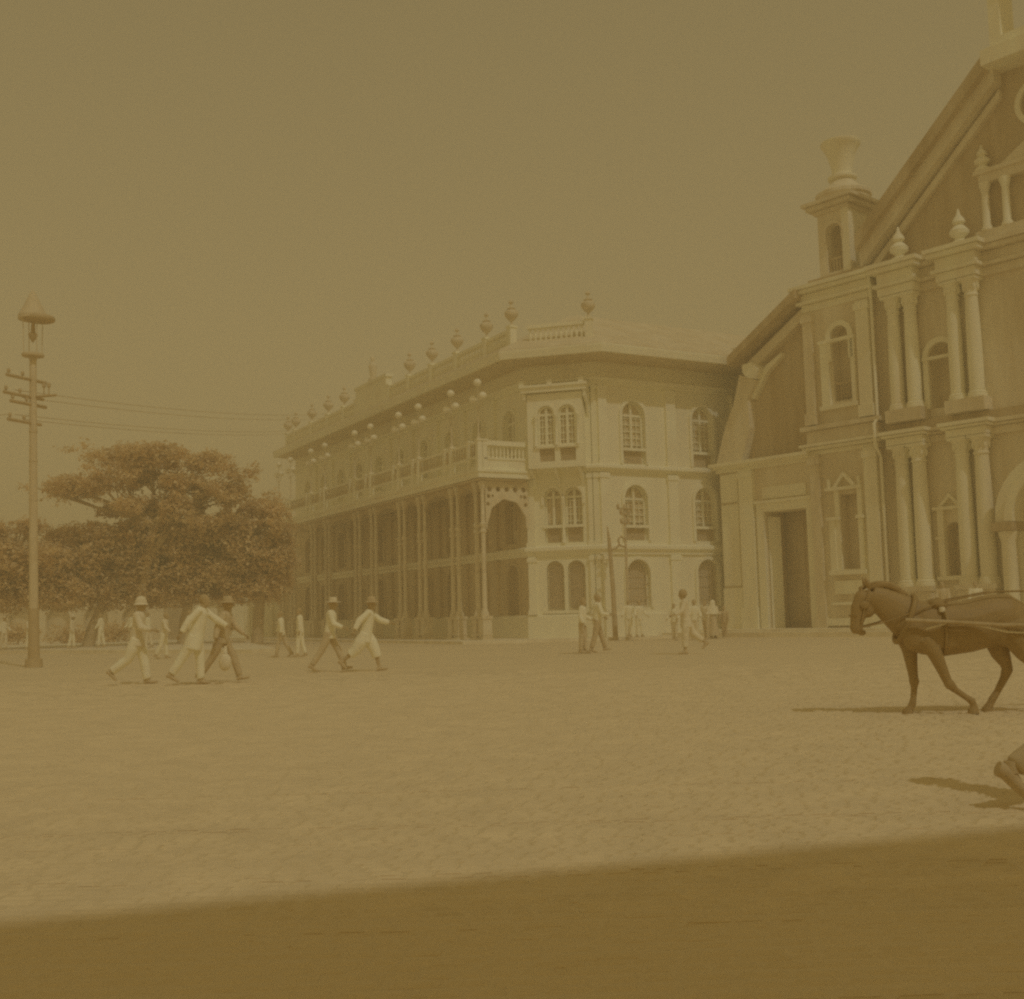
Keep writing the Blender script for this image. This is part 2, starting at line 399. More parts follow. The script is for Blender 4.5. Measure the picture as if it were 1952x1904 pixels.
# pilasters and plinth
for fr, spans in ((RF, [(0.02, 0.5), (3.9, 4.47), (8.0, 8.57)]), (CH, [(0.03, 0.38), (2.98, 3.2), (3.24, 3.46)]), (LF, [(c+1.4, c+1.9) for c in l_c[:-1]])):
    for a, b in spans:
        for z0, z1 in ((1.2, 3.9), (4.34, 7.72), (8.06, 11.86)):
            m = MB().box(fr, a, b, 0.001, 0.13, z0, z1); m.box(fr, a-0.05, b+0.05, 0.001, 0.17, z1-0.25, z1-0.05); m.box(fr, a-0.05, b+0.05, 0.001, 0.17, z0, z0+0.22)
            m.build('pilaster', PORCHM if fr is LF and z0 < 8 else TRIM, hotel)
Lend, Rend = LF.at(LLEN), RF.at(RLEN)
path = [Lend, A, B, Rend]
MB().sweep(path, [(0.0, 0), (0.12, 0), (0.12, 1.12), (0.09, 1.2), (0.0, 1.2)]).build('plinth', WALL, hotel)
MB().sweep(path, [(0.002, 3.9), (0.10, 3.92), (0.10, 4.06), (0.24, 4.16), (0.24, 4.30), (0.14, 4.36), (0.002, 4.38)]).build('string_course', TRIM, hotel)
MB().sweep(path, [(0.002, 7.74), (0.10, 7.76), (0.10, 7.84), (0.28, 7.92), (0.28, 8.04), (0.16, 8.10), (0.002, 8.12)]).build('string_course', TRIM, hotel)
MB().sweep(path, [(0.002, 11.86), (0.10, 11.88), (0.10, 11.96), (0.32, 12.06), (0.32, 12.16), (0.002, 12.22)]).build('cornice', TRIM, hotel)
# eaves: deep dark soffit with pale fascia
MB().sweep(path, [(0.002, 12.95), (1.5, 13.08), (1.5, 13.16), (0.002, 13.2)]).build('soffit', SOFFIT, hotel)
MB().sweep(path, [(1.5, 13.04), (1.64, 13.04), (1.70, 13.34), (1.70, 13.42), (1.5, 13.42)]).build('fascia', TRIM, hotel)
MB().sweep(path, [(1.69, 13.425), (1.66, 13.50), (-3.5, 16.15), (-8.0, 16.4), (-8.0, 16.3), (-3.5, 16.0), (1.4, 13.425)]).build('roof', ROOF, hotel)
# frieze blocks over the bay
# roof balustrade on the long side and the corner
bal_me = MB().lathe((0, 0, 0), [(0.075, 0), (0.075, 0.05), (0.04, 0.08), (0.085, 0.22), (0.08, 0.28), (0.04, 0.42), (0.07, 0.48), (0.07, 0.52)], 8).mesh('baluster', 50); bal_me.materials.append(TRIM)
urn_me = MB().lathe((0, 0, 0), [(0.16, 0), (0.16, 0.08), (0.06, 0.14), (0.06, 0.24), (0.22, 0.36), (0.38, 0.56), (0.42, 0.74), (0.34, 0.86), (0.20, 0.92), (0.26, 0.99), (0.10, 1.06), (0.05, 1.25), (0.16, 1.34), (0.10, 1.46), (0.02, 1.55)], 14).mesh('urn', 50); urn_me.materials.append(URNM)
BO = 0.55; bz = 13.92
post_s = [0.05, 2.6, 5.9, 9.0, 12.0, 14.9, 20.1, 22.4, 25.4, 28.7, 32.2, 34.0]
def roof_bay(fr, a, b, o, nb):
    MB().box(fr, a+0.16, b-0.16, o-0.13, o+0.13, bz-0.55, bz+0.04).box(fr, a+0.16, b-0.16, o-0.14, o+0.14, bz+0.70, bz+0.86).build('parapet', TRIM, hotel)
    for i in range(nb):
        p = fr(a+0.16+(b-a-0.32)*(i+0.5)/nb, o, bz+0.041); inst('baluster', bal_me, hotel, p, 0, (1, 1, 1.26))
def roof_post(fr, a, o, urn=True):
    m = MB().box(fr, a-0.16, a+0.16, o-0.17, o+0.17, bz-0.6, bz+0.9); m.box(fr, a-0.21, a+0.21, o-0.22, o+0.22, bz+0.9, bz+1.0)
    m.build('pedestal', TRIM, hotel)
    if urn: inst('urn', urn_me, hotel, fr(a, o, bz+1.0), random.uniform(0, 3), (0.82, 0.82, 0.85))
for i, s in enumerate(post_s):
    roof_post(LF, s, BO, s not in (14.9, 20.1))
    if i+1 < len(post_s) and s != 14.9: roof_bay(LF, s, post_s[i+1], BO, 9)
roof_bay(CH, 0.05+0.2, 3.30, BO, 11); roof_post(CH, 3.36, BO)
m = MB().box(LF, 15.06, 19.94, BO-0.18, BO+0.18, bz-0.6, bz+1.5).box(LF, 14.95, 20.05, BO-0.25, BO+0.25, bz+1.5, bz+1.68)
m.build('parapet_panel', TRIM, hotel)
MB().lathe(LF(17.5, BO, bz+1.68), [(0.3, 0), (0.3, 0.15), (0.16, 0.2), (0.2, 0.5), (0.26, 0.9), (0.2, 1.15), (0.1, 1.2), (0.14, 1.38), (0.1, 1.52), (0.02, 1.6)], 10).build('statue', IRON, hotel, 50)

# oriel bay on the cut-off corner, top floor
bw_h = [arch(0.84, 1.65, 8.98, 10.86), arch(1.83, 2.66, 8.98, 10.86), rect(0.9, 1.62, 8.25, 8.86), rect(1.88, 2.62, 8.25, 8.86)]
MB().poly(CH, rect(0.34, 2.98, 7.95, 11.45), bw_h, 0.62, 0.80).box(CH, 0.34, 0.5, 0.0, 0.62, 7.95, 11.45).box(CH, 2.82, 2.98, 0.0, 0.62, 7.95, 11.45).box(CH, 0.5, 2.82, 0.02, 0.62, 7.95, 8.1).build('oriel', TRIM, hotel)
class Sh:
    def __init__(s, fr, o): s.fr = fr; s.o = o
    def __call__(s, a, o, z): return s.fr(a, o+s.o, z)
OR = Sh(CH, 0.80)
for i, (a, b) in enumerate(((0.84, 1.65), (1.83, 2.66))):
    window(OR, a, b, 8.98, 10.86, 9.0, False, 'louvre', rec=0.12)
    am = MB().box(OR, a+0.03, b-0.04, -0.15, -0.12, 8.25, 8.86)
    for k in range(1, 9): x = a+0.06+(b-a-0.1)*k/9; am.box(OR, x-0.012, x+0.012, -0.11, -0.09, 8.26, 8.86)
    am.build('apron_grille', GRILLE, hotel)
    hood(OR, a, b, 10.3, 10.86, 0.09, 0.05)
MB().box(OR, 0.7, 2.8, 0.002, 0.09, 8.88, 8.97).build('sill', TRIM, hotel)
for s in (0.75, 1.74, 2.75): MB().lathe(OR(s, 0.07, 0), [(0.08, 8.98), (0.08, 9.06), (0.05, 9.1), (0.045, 10.2), (0.08, 10.26), (0.1, 10.4)], 8).build('colonnette', TRIM, hotel, 40)
MB().poly(Fr(CH.at(0.34), 106+90), [(0, 7.95), (0, 7.2), (0.1, 7.25), (0.75, 7.95)], [], 0, -2.64) if False else None
m = MB()
for a0 in (0.45, 1.6, 2.75):
    Q = Fr(CH.at(a0), 106+90)
    m.poly(Q, [(0.01, 7.1), (0.01, 7.93), (0.74, 7.93), (0.55, 7.7), (0.2, 7.5)], [], -0.07, 0.07)
m.build('bracket', TRIM, hotel)
m = MB().box(CH, 0.12, 3.2, 0.33, 1.02, 11.5, 11.72).box(CH, 0.05, 3.27, 0.33, 1.1, 11.72, 11.84)
for s in (0.15, 1.5, 3.0): m.add([CH(s+i, 1.02+j, 11.84+k) for k in (0, .22) for j in (0, -.12) for i in (-.12, .12)], [(0, 1, 3, 2), (4, 6, 7, 5), (0, 4, 5, 1), (2, 3, 7, 6), (0, 2, 6, 4), (1, 5, 7, 3)])
m.build('hood', TRIM, hotel)
for a0 in (0.25, 3.1):
    Q = Fr(CH.at(a0), 106+90)
    MB().poly(Q, [(0.14, 10.3), (0.14, 11.49), (0.95, 11.49), (0.9, 11.2), (0.4, 10.9)], [], -0.06, 0.06).build('bracket', TRIM, hotel)

# porch: coupled iron columns, balcony above
PO = 2.45
pairs = [0.13, 2.7, 6.5, 9.05, 13.0, 15.45, 20.5, 23.1, 27.2, 29.7]
col_me = MB().lathe((0, 0, 0), [(0.20, 1.22), (0.20, 1.34), (0.15, 1.42), (0.115, 1.6), (0.105, 3.0), (0.10, 5.0), (0.15, 5.04), (0.15, 5.14), (0.10, 5.2), (0.16, 5.42), (0.10, 5.5), (0.085, 6.9), (0.11, 7.0), (0.2, 7.3), (0.2, 7.4)], 12).mesh('column', 40); col_me.materials.append(IRON)
for i, pc in enumerate(pairs):
    m = MB().box(LF, pc-0.62, pc+0.62, PO-0.30, PO+0.30, 0.0, 0.22).box(LF, pc-0.56, pc-0.10, PO-0.23, PO+0.23, 0.22, 1.08).box(LF, pc+0.10, pc+0.56, PO-0.23, PO+0.23, 0.22, 1.08)
    m.box(LF, pc-0.6, pc+0.6, PO-0.27, PO+0.27, 1.08, 1.22); m.box(LF, pc-0.58, pc+0.58, PO-0.26, PO+0.26, 0.34, 0.42)
    m.build('column_pedestal', IRON, hotel)
    for e in (-0.33, 0.33): inst('column', col_me, hotel, LF(pc+e, PO, 0))
EF = Fr(LF.at(-0.2), -29-90)     # s = distance out from the wall
def cusped(s0, s1, zs, zt):
    """cusped arch outline from springing s0 to s1"""
    c = (s0+s1)/2; r = (s1-s0)/2; h = zt-zs; P = []
    for i in range(61):
        t = PI*i/60; q = 1-0.055*abs(math.sin(t*4.5))
        P.append((c+r*q*math.cos(t), zs+h*q*math.sin(t)))
    return P
def screen(fr, s0, s1, o, zs, zt, ztop, name='arch_screen'):
    pts = cusped(s0+0.08, s1-0.08, zs, zt)
    out = [(s1, zs-0.15), (s1, ztop), (s0, ztop), (s0, zs-0.15), (s0+0.08, zs-0.15)]+list(reversed(pts))+[(s1-0.08, zs-0.15)]
    hs = []; c = (s0+s1)/2; w = s1-s0
    if zt > 6.9: w = 0.0
    n = max(3, int(w/0.45))
    for i in range(n if w else 0): hs.append(circle(s0+w*(i+0.5)/n, ztop-0.28, min(0.13, w/n*0.32)))
    for e in (-1, 1):
        for (fx, dz) in ((0.42, 0.62), (0.44, 0.98), (0.33, 0.60)):
            if w > 1.8: hs.append(circle(c+e*w*fx, ztop-dz, 0.10 if fx > .35 else 0.07))
    MB().poly(fr, out, hs, o-0.05, o+0.05).box(fr, s0, s1, o-0.09, o+0.09, ztop, ztop+0.09).build(name, IRON if fr is EF else SCREENM, hotel)
for i in range(len(pairs)-1): screen(LF, pairs[i]+0.43, pairs[i+1]-0.43, PO, 6.75, 7.2, 7.4)
# end screen between corner column and house wall (frame running out from the wall)
EN = Fr(LF.at(-0.71), -29-90)
screen(EF, 0.06, 2.32, 0.0, 5.35, 6.6, 7.32)
# balcony
BO2 = 2.85
m = MB().box(LF, -0.62, 31.4, 0.1, BO2, 7.52, 7.9).box(LF, -0.68, 31.46, 0.1, BO2+0.06, 7.78, 7.88)
m.build('balcony_floor', TRIM, hotel)
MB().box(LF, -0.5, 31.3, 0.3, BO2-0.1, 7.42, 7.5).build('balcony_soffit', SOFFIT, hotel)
bs = [-0.45]+[x for p in pairs for x in (p-0.33, p+0.33)][1:]+[31.25]
bpost = MB().box(WORLD, -0.12, 0.12, -0.12, 0.12, 0, 1.32).box(WORLD, -0.16, 0.16, -0.16, 0.16, 1.32, 1.40).mesh('balcony_post'); bpost.materials.append(TRIM)
rz = math.radians(-(90-29))
ang = math.atan2(LF.d.y, LF.d.x)
for s in bs: inst('balcony_post', bpost, hotel, LF(s, BO2-0.14, 7.9), ang)
b2_me = MB().lathe((0, 0, 0), [(0.05, 0), (0.05, 0.04), (0.03, 0.06), (0.055, 0.18), (0.03, 0.34), (0.05, 0.4), (0.05, 0.44)], 6).mesh('baluster', 50); b2_me.materials.append(TRIM)
for i in range(len(bs)-1):
    a, b = bs[i]+0.125, bs[i+1]-0.125
    o = BO2-0.14
    for q_, z0, z1 in ((.07, 9.08, 9.2), (.06, 8.42, 8.52), (.06, 7.93, 8.05)): MB().box(LF, a, b, o-q_, o+q_, z0, z1).build('rail', TRIM, hotel)
    mm = MB(); n = max(3, int((b-a)/0.25))
    for k in range(n): p = LF(a+(b-a)*(k+0.5)/n, o, 0); mm.lathe(p, [(0.03, 8.52), (0.045, 8.7), (0.025, 8.9), (0.035, 9.08)], 6)
    mm.build('railing_bars', GRILLE, hotel)
# balcony end panel facing the corner
o0 = -0.45
MB().box(EN, 0.06, 2.5, 0.18, 0.34, 7.9, 8.36).box(EN, 0.06, 2.5, 0.14, 0.38, 8.36, 8.46).box(EN, 0.06, 2.5, 0.13, 0.39, 9.02, 9.24).build('parapet', TRIM, hotel)
for k in range(12): inst('baluster', b2_me, hotel, EN(0.2+2.2*k/11, 0.26, 8.46), 0, (1.2, 1.2, 1.27))
for s in (0.12, 2.45): inst('balcony_post', bpost, hotel, EN(s, 0.26, 7.9), ang)
# porch floor and pavement
pv = [LF.at(LLEN+4, 4.3), LF.at(-1.6, 4.3), CH.at(1.2, 2.6), RF.at(0.5, 1.9), RF.at(3.0, 1.3), RF.at(3.0, -0.3), RF.at(0, -.3), CH.at(0, -.3), LF.at(LLEN+4, -0.3)]
m = MB(); k = len(pv); m.add([Vector((p.x, p.y, 0.13)) for p in pv]+[Vector((p.x, p.y, -0.05)) for p in pv], [tuple(range(k))]+[(i, (i+1) % k, k+(i+1) % k, k+i) for i in range(k)])
struct(m.build('hotel_pavement', PLAT))

# three-globed lamps standing on the balcony rail
globe_me = MB().ell((0, 0, 0), (0.19, 0.19, 0.18), None, 14, 10).mesh('globe', 60); globe_me.materials.append(GLOBE)
pole_me = MB().lathe((0, 0, 0), [(0.09, 0), (0.09, 0.08), (0.04, 0.15), (0.024, 1.4), (0.045, 1.45), (0.022, 1.5), (0.018, 2.4), (0.05, 2.46)], 8).mesh('pole', 40); pole_me.materials.append(URNM)
arm_me = MB().tube([(0, 0, 1.45), (0.22, 0, 1.40), (0.42, 0, 1.50), (0.5, 0, 1.74)], 0.016, 6).mesh('arm', 60); arm_me.materials.append(URNM)
ordn = ['first', 'second', 'third', 'fourth', 'fifth', 'sixth', 'seventh', 'eighth', 'ninth', 'tenth']
for i, pc in enumerate(pairs):
    w = LF(pc, BO2-0.14, 9.3) if False else LF(pc-0.33 if i else -0.45, BO2-0.14, 9.3)
    t = thing('balcony_lamp', f'lamp with three white globes on the hotel balcony rail, {ordn[i]} from the street corner', 'lamp', w, 'globe lamps along the hotel balcony')
    link('pole', pole_me, IRON, t, (0, 0, 0)); link('globe', globe_me, GLOBE, t, (0, 0, 2.62))
    for e in (0, PI):
        link('arm', arm_me, IRON, t, (0, 0, 0), ang+e)
        link('globe', globe_me, GLOBE, t, (0.5*math.cos(ang+e), 0.5*math.sin(ang+e), 1.92))
# ------------------------------------------------------------------ the church
C0 = Vector((11.82, 50.57, 0)); CF = Fr(C0, 139)
church = thing('church', 'stone church front with paired columns, gable and small belfry turret', 'church', C0)
class Sub(Sh): pass
AI = Sh(CF, -0.10)      # aisle plane
MN = Sh(CF, -0.35)      # main wall plane
AX = 12.2
def cbuild(mb, name, m=STONE, smooth=None, parent=church): return mb.build(name, m, parent, smooth)
# aisle with its door
cbuild(MB().poly(AI, rect(-3.4, 1.72, 0, 7.5), [rect(-0.91, 1.3, 0.28, 5.5)], -0.9, 0), 'wall', STONE)
door = cbuild(MB().box(AI, -0.91, 1.3, -1.5, -1.42, 0.2, 5.5).box(AI, -1.0, -0.93, -1.42, -0.91, 0.2, 5.55).box(AI, 1.32, 1.4, -1.42, -0.91, 0.2, 5.55).box(AI, -0.92, 1.31, -1.42, -0.91, 5.51, 5.6), 'door', DOORM)
for s in (-0.3, 0.75): MB().box(AI, s-0.4, s+0.4, -1.42, -1.38, 0.6, 2.4).box(AI, s-0.4, s+0.4, -1.42, -1.38, 2.8, 5.1).build('door_panel', DOORM, door)
m = MB(); lp_ = [(-0.89, -0.10), (-0.83, -0.06), (-0.58, -0.62), (-0.65, -0.66)]
m.v += [AI(a, b_, z) for z in (0.33, 5.3) for a, b_ in lp_]; m.f += [(0, 1, 2, 3), (4, 5, 6, 7)]+[(i, (i+1) % 4, 4+(i+1) % 4, 4+i) for i in range(4)]
cbuild(m, 'door_leaf', STONE_L)
m = MB().box(AI, -1.32, -0.93, 0.002, 0.14, 0.3, 5.9).box(AI, 1.32, 1.6, 0.002, 0.14, 0.3, 5.9).box(AI, -0.93, 1.32, 0.002, 0.14, 5.52, 5.9).box(AI, -1.4, 1.64, 0.002, 0.22, 5.9, 6.02)
cbuild(m, 'door_surround', STONE_L)
cbuild(MB().box(AI, -1.0, 1.3, 0.002, 0.08, 6.1, 6.62), 'lintel_panel', STONE_L)
m = MB().box(AI, -2.2, -1.44, 0.002, 0.2, 0.3, 7.5).box(AI, -2.28, -1.40, 0.002, 0.27, 0.3, 1.3).box(AI, -2.26, -1.40, 0.002, 0.26, 7.15, 7.4)
cbuild(m, 'pilaster', STONE_L)
m = MB().box(AI, -3.38, -2.3, 0.002, 0.10, 0.3, 2.2).box(AI, -3.3, -2.35, 0.002, 0.09, 2.3, 6.0).box(AI, -3.3, -2.35, 0.002, 0.09, 6.12, 7.4)
cbuild(m, 'wall_panel', STONE_L)
m = MB()
def prof_run(m, fr, s0, s1, prof, o1=0):
    for a, b, z0, z1 in prof: m.box(fr, s0-b*0.6, s1, 0.003+o1, b+o1, z0, z1)
prof_run(m, AI, -3.42, 1.66, [(0, 0.14, 7.5, 7.66), (0, 0.30, 7.66, 7.78), (0, 0.46, 7.78, 7.92)])
cbuild(m, 'cornice', STONE_L)
# half gable over the aisle
UP = Sh(CF, -0.45)
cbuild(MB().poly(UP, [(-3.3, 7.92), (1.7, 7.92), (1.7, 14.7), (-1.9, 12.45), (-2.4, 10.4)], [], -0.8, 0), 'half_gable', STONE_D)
def along(fr, p, q, t0, t1, o0, o1):
    """a raking band between p and q (s,z), t0..t1 measured upward"""
    return [(p[0], p[1]+t0), (q[0], q[1]+t0), (q[0], q[1]+t1), (p[0], p[1]+t1)]
p, q = (-2.15, 12.35), (1.66, 14.65)
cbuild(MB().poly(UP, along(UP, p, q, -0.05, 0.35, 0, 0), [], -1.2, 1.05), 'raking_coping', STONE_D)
cbuild(MB().poly(UP, along(UP, (-1.6, 12.3), (1.66, 14.28), -0.5, 0.0, 0, 0), [], 0.002, 0.45), 'raking_cornice', STONE)
cbuild(MB().poly(UP, [(-3.45, 7.93), (-2.0, 7.93), (-1.45, 9.4), (-1.5, 10.7), (-0.95, 11.5), (-1.9, 11.9), (-2.3, 10.6), (-2.85, 9.6)], [], 0.003, 0.5), 'scroll_buttress', STONE)
m = MB().poly(UP, [(-1.5, 12.25), (-0.95, 12.28), (-0.65, 11.9), (-0.85, 11.5), (-1.3, 11.65), (-1.5, 11.9)], [], 0.003, 0.8)
cbuild(m, 'scroll_block', STONE_L)
cbuild(MB().poly(UP, [(-0.6, 12.1), (0.3, 12.55), (0.3, 12.4), (-0.5, 11.8), (-1.3, 10.7), (-1.45, 10.8)], [], 0.003, 0.3), 'volute', STONE_L)
# tower
tw_holes = [rect(3.02, 3.87, 2.79, 5.91), arch(3.02, 3.87, 9.88, 13.07)]
cbuild(MB().poly(CF, rect(1.68, 4.92, 0, 14.0), tw_holes, -0.6, 0).box(CF, 4.42, 4.92, -3.2, -0.6, 0, 14.0).box(CF, 1.68, 2.1, -3.2, -0.6, 7, 14.0), 'tower', STONE)
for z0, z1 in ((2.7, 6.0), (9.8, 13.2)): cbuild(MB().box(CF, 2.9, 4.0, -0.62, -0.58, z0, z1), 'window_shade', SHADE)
# window one: pedimented surround
m = MB().box(CF, 2.5, 2.78, 0.002, 0.16, 2.6, 4.85).box(CF, 2.78, 3.0, 0.002, 0.10, 2.75, 6.1).box(CF, 3.89, 4.1, 0.002, 0.14, 2.75, 6.1)
m.box(CF, 2.45, 3.05, 0.002, 0.26, 4.85, 4.98).box(CF, 3.85, 4.2, 0.002, 0.26, 4.85, 4.98).box(CF, 2.45, 4.2, 0.002, 0.26, 2.55, 2.74)
m.box(CF, 2.42, 4.12, 0.002, 0.24, 6.1, 6.22)
m.poly(CF, [(2.75, 6.22), (3.3, 6.86), (3.88, 6.22), (3.7, 6.22), (3.3, 6.68), (2.93, 6.22)], [], 0.002, 0.18)
m.box(CF, 2.5, 2.62, 0.002, 0.16, 6.22, 6.6).box(CF, 3.95, 4.06, 0.002, 0.16, 6.22, 6.6)
cbuild(m, 'window_surround', STONE_L)
m = MB().box(CF, 2.6, 4.0, 0.002, 0.1, 1.75, 2.3).box(CF, 2.4, 4.3, 0.002, 0.14, 1.3, 1.42).box(CF, 2.2, 4.3, 0.002, 0.2, 0.45, 0.75)
cbuild(m, 'wall_panel', STONE_L)
# window two: arched, with rail
cbuild(MB().poly(CF, archring(3.02, 3.87, 11.6, 13.07, 0.22), [], 0.002, 0.16).box(CF, 2.5, 2.9, 0.002, 0.18, 9.7, 12.4).box(CF, 3.95, 4.15, 0.002, 0.16, 9.7, 12.4).box(CF, 2.45, 4.2, 0.002, 0.24, 12.4, 12.54).box(CF, 2.4, 4.2, 0.002, 0.24, 9.55, 9.72), 'window_surround', STONE_L)
m = MB().box(CF, 3.02, 3.87, -0.2, -0.14, 10.6, 10.7)
for k in range(6): m.box(CF, 3.08+0.14*k, 3.12+0.14*k, -0.19, -0.15, 9.88, 10.6)
for k in range(3): m.box(CF, 3.02, 3.87, -0.185, -0.155, 10.05+0.18*k, 10.08+0.18*k)
cbuild(m, 'window_rail', STONE_D)
for a, b in ((1.70, 2.15), (4.32, 4.90)):
    for z0, z1 in ((0.3, 7.7), (9.0, 13.9)):
        m = MB().box(CF, a, b, 0.002, 0.2, z0, z1).box(CF, a-0.06, b+0.06, 0.002, 0.27, z0, z0+0.5).box(CF, a-0.06, b+0.06, 0.002, 0.27, z1-0.4, z1-0.12)
        cbuild(m, 'pilaster', STONE_L if a > 4 else STONE)
def ring(fr, s0, s1, d, prof, name='entablature', m=STONE_L):
    """courses running round the front and both sides of a block"""
    mb = MB()
    for b, z0, z1 in prof: mb.box(fr, s0-b, s1+b, -d, b, z0, z1)
    return cbuild(mb, name, m)
ring(CF, 1.68, 4.92, 3.2, [(0.06, 7.72, 7.9), (0.26, 7.92, 8.05), (0.36, 8.07, 8.18)])
ring(CF, 1.68, 4.92, 3.2, [(0.1, 8.2, 8.75), (0.3, 8.77, 8.95)], 'entablature', STONE)
ring(CF, 1.68, 4.92, 3.2, [(0.05, 14.0, 14.3), (0.24, 14.32, 14.45), (0.1, 14.47, 14.78), (0.34, 14.8, 14.95), (0.46, 14.97, 15.12)])
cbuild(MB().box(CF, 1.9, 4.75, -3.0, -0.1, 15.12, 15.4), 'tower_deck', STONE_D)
# belfry turret
b0, b1, bo0, bo1 = 2.45, 3.95, -2.15, -0.25
BF = Sh(CF, bo1)
cbuild(MB().poly(BF, rect(b0, b1, 15.4, 18.2), [arch(2.86, 3.62, 15.55, 17.65)], -0.35, 0), 'belfry_wall', STONE)
cbuild(MB().box(BF, b0, b0+0.35, -1.9, -0.352, 15.4, 18.2), 'belfry_wall', STONE)
SF = Fr(CF.at(b1, bo1), 139+90, flip=True)   # right side of the turret, s runs back? (kept as plain piers)
cbuild(MB().box(BF, b1-0.35, b1, -0.75, -0.352, 15.4, 18.2).box(BF, b1-0.35, b1, -1.9, -1.5, 15.4, 18.2).box(BF, b1-0.35, b1, -1.5, -0.75, 17.5, 18.2), 'belfry_wall', STONE_L)
cbuild(MB().box(BF, b1-0.3, b1+0.06, -0.35, 0.06, 15.4, 18.2), 'pilaster', STONE_L)
m = MB().box(BF, 2.86, 3.62, -0.15, -0.08, 16.1, 16.2)
for k in range(5): m.box(BF, 2.92+0.15*k, 2.98+0.15*k, -0.14, -0.09, 15.5, 16.1)
cbuild(m, 'belfry_rail', STONE_D)
cbuild(MB().poly(BF, archring(2.86, 3.62, 16.9, 17.65, 0.12), [], 0.002, 0.08), 'arch_moulding', STONE)
mb = MB()
for b, z0, z1 in ((0.12, 18.2, 18.36), (0.35, 18.38, 18.56), (0.5, 18.58, 18.72)): mb.box(BF, b0-b, b1+b, -1.9-b, b, z0, z1)
cbuild(mb, 'cornice', STONE)
ctr = CF(3.2, -1.2, 0)
cbuild(MB().lathe(ctr, [(1.12, 18.72), (1.12, 18.95), (1.2, 19.0), (1.2, 19.15), (0.95, 19.3), (0.62, 19.55), (0.5, 19.75)], 20), 'turret_cap', STONE, 40)
cbuild(MB().lathe(ctr, [(0.45, 19.75), (0.62, 19.85), (0.62, 19.95), (0.42, 20.05), (0.46, 20.4), (0.6, 20.95), (0.78, 21.3), (0.86, 21.4), (0.86, 21.5), (0.8, 21.52), (0.6, 21.46)], 24), 'urn', STONE_L, 40)
# main front
n1 = arch(7.5, 8.1, 2.33, 4.4); n2 = arch(7.2, 8.25, 8.95, 11.56); portal = arch(10.55, 13.85, 0.28, 5.95)
ocu = circle(AX, 20.0, 0.75, 20)
cbuild(MB().poly(MN, rect(4.93, 19.4, 0, 15.1), [n1, n2, portal], -0.7, 0), 'wall', STONE)
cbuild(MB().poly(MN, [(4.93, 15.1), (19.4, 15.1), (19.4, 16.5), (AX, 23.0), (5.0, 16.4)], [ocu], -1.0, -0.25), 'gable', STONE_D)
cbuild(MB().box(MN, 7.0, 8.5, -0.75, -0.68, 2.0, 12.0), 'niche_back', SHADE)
cbuild(MB().box(MN, 10.4, 14.0, -0.78, -0.72, 0.2, 6.1), 'door', SHADE)
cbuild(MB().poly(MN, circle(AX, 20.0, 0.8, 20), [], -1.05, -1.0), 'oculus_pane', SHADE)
cbuild(MB().poly(MN, circle(AX, 20.0, 0.95, 24), [circle(AX, 20.0, 0.75, 24)], -0.24, -0.1), 'oculus_ring', STONE_L)
# raking cornices of the gable
for e in (-1, 1):
    p, q = ((4.6, 16.1), (10.75, 21.85)) if e < 0 else ((19.8, 16.1), (13.65, 21.85))
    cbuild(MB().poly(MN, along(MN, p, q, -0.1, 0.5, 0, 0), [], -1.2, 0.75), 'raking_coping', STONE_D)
    cbuild(MB().poly(MN, along(MN, p, q, -0.75, -0.1, 0, 0), [], -0.25, 0.4), 'raking_cornice', STONE)
    cbuild(MB().poly(MN, along(MN, p, q, -1.3, -0.95, 0, 0), [], -0.25, 0.0), 'raking_cornice', STONE)
m = MB().poly(MN, rect(AX-1.3, AX+1.3, 22.2, 26.4), [arch(AX-0.86, AX+0.86, 22.6, 25.6)], -0.35, 0.8).box(MN, AX-1.62, AX+1.62, -0.7, 1.0, 21.6, 22.2).box(MN, AX-1.45, AX+1.45, -0.45, 0.92, 24.75, 24.95).box(MN, AX-1.6, AX+1.6, -0.6, 1.05, 26.4, 26.7)
cbuild(m, 'bell_gable', STONE_L)
# columns in pairs, two storeys
def column(s, z0, z1, r, ped):
    c = MN(s, 0.32, 0)
    h = z1-z0
    sh = MB().lathe(c, [(r, z0+0.3), (r*1.01, z0+h*0.3), (r*0.95, z0+h*0.6), (r*0.84, z1-0.75)], 20).build('column', STONE_L, church, 40)
    MB().lathe(c, [(r*1.32, z0), (r*1.32, z0+0.12), (r*1.2, z0+0.14), (r*1.26, z0+0.2), (r*1.05, z0+0.26), (r*1.12, z0+0.3)], 20).build('base', STONE_L, sh, 40)
    cap = MB().lathe(c, [(r*0.84, z1-0.75), (r*0.98, z1-0.72), (r*0.98, z1-0.66), (r*0.86, z1-0.62), (r*0.9, z1-0.4), (r*1.15, z1-0.2), (r*1.3, z1-0.12)], 16)
    cap.box(MN, s-r*1.32, s+r*1.32, 0.02, 0.32+r*1.32, z1-0.12, z1)
    for a in range(8):
        t = 2*PI*a/8; cap.ell(c+Vector((r*1.0*math.cos(t), r*1.0*math.sin(t), z1-0.36)), (0.07, 0.07, 0.16), None, 6, 5)
    cap.build('capital', STONE_L, sh, 40)
for s in (5.93, 6.68, 8.5, 9.27):
    column(s, 1.95, 7.6, 0.31, True); column(s, 9.05, 13.75, 0.28, True)
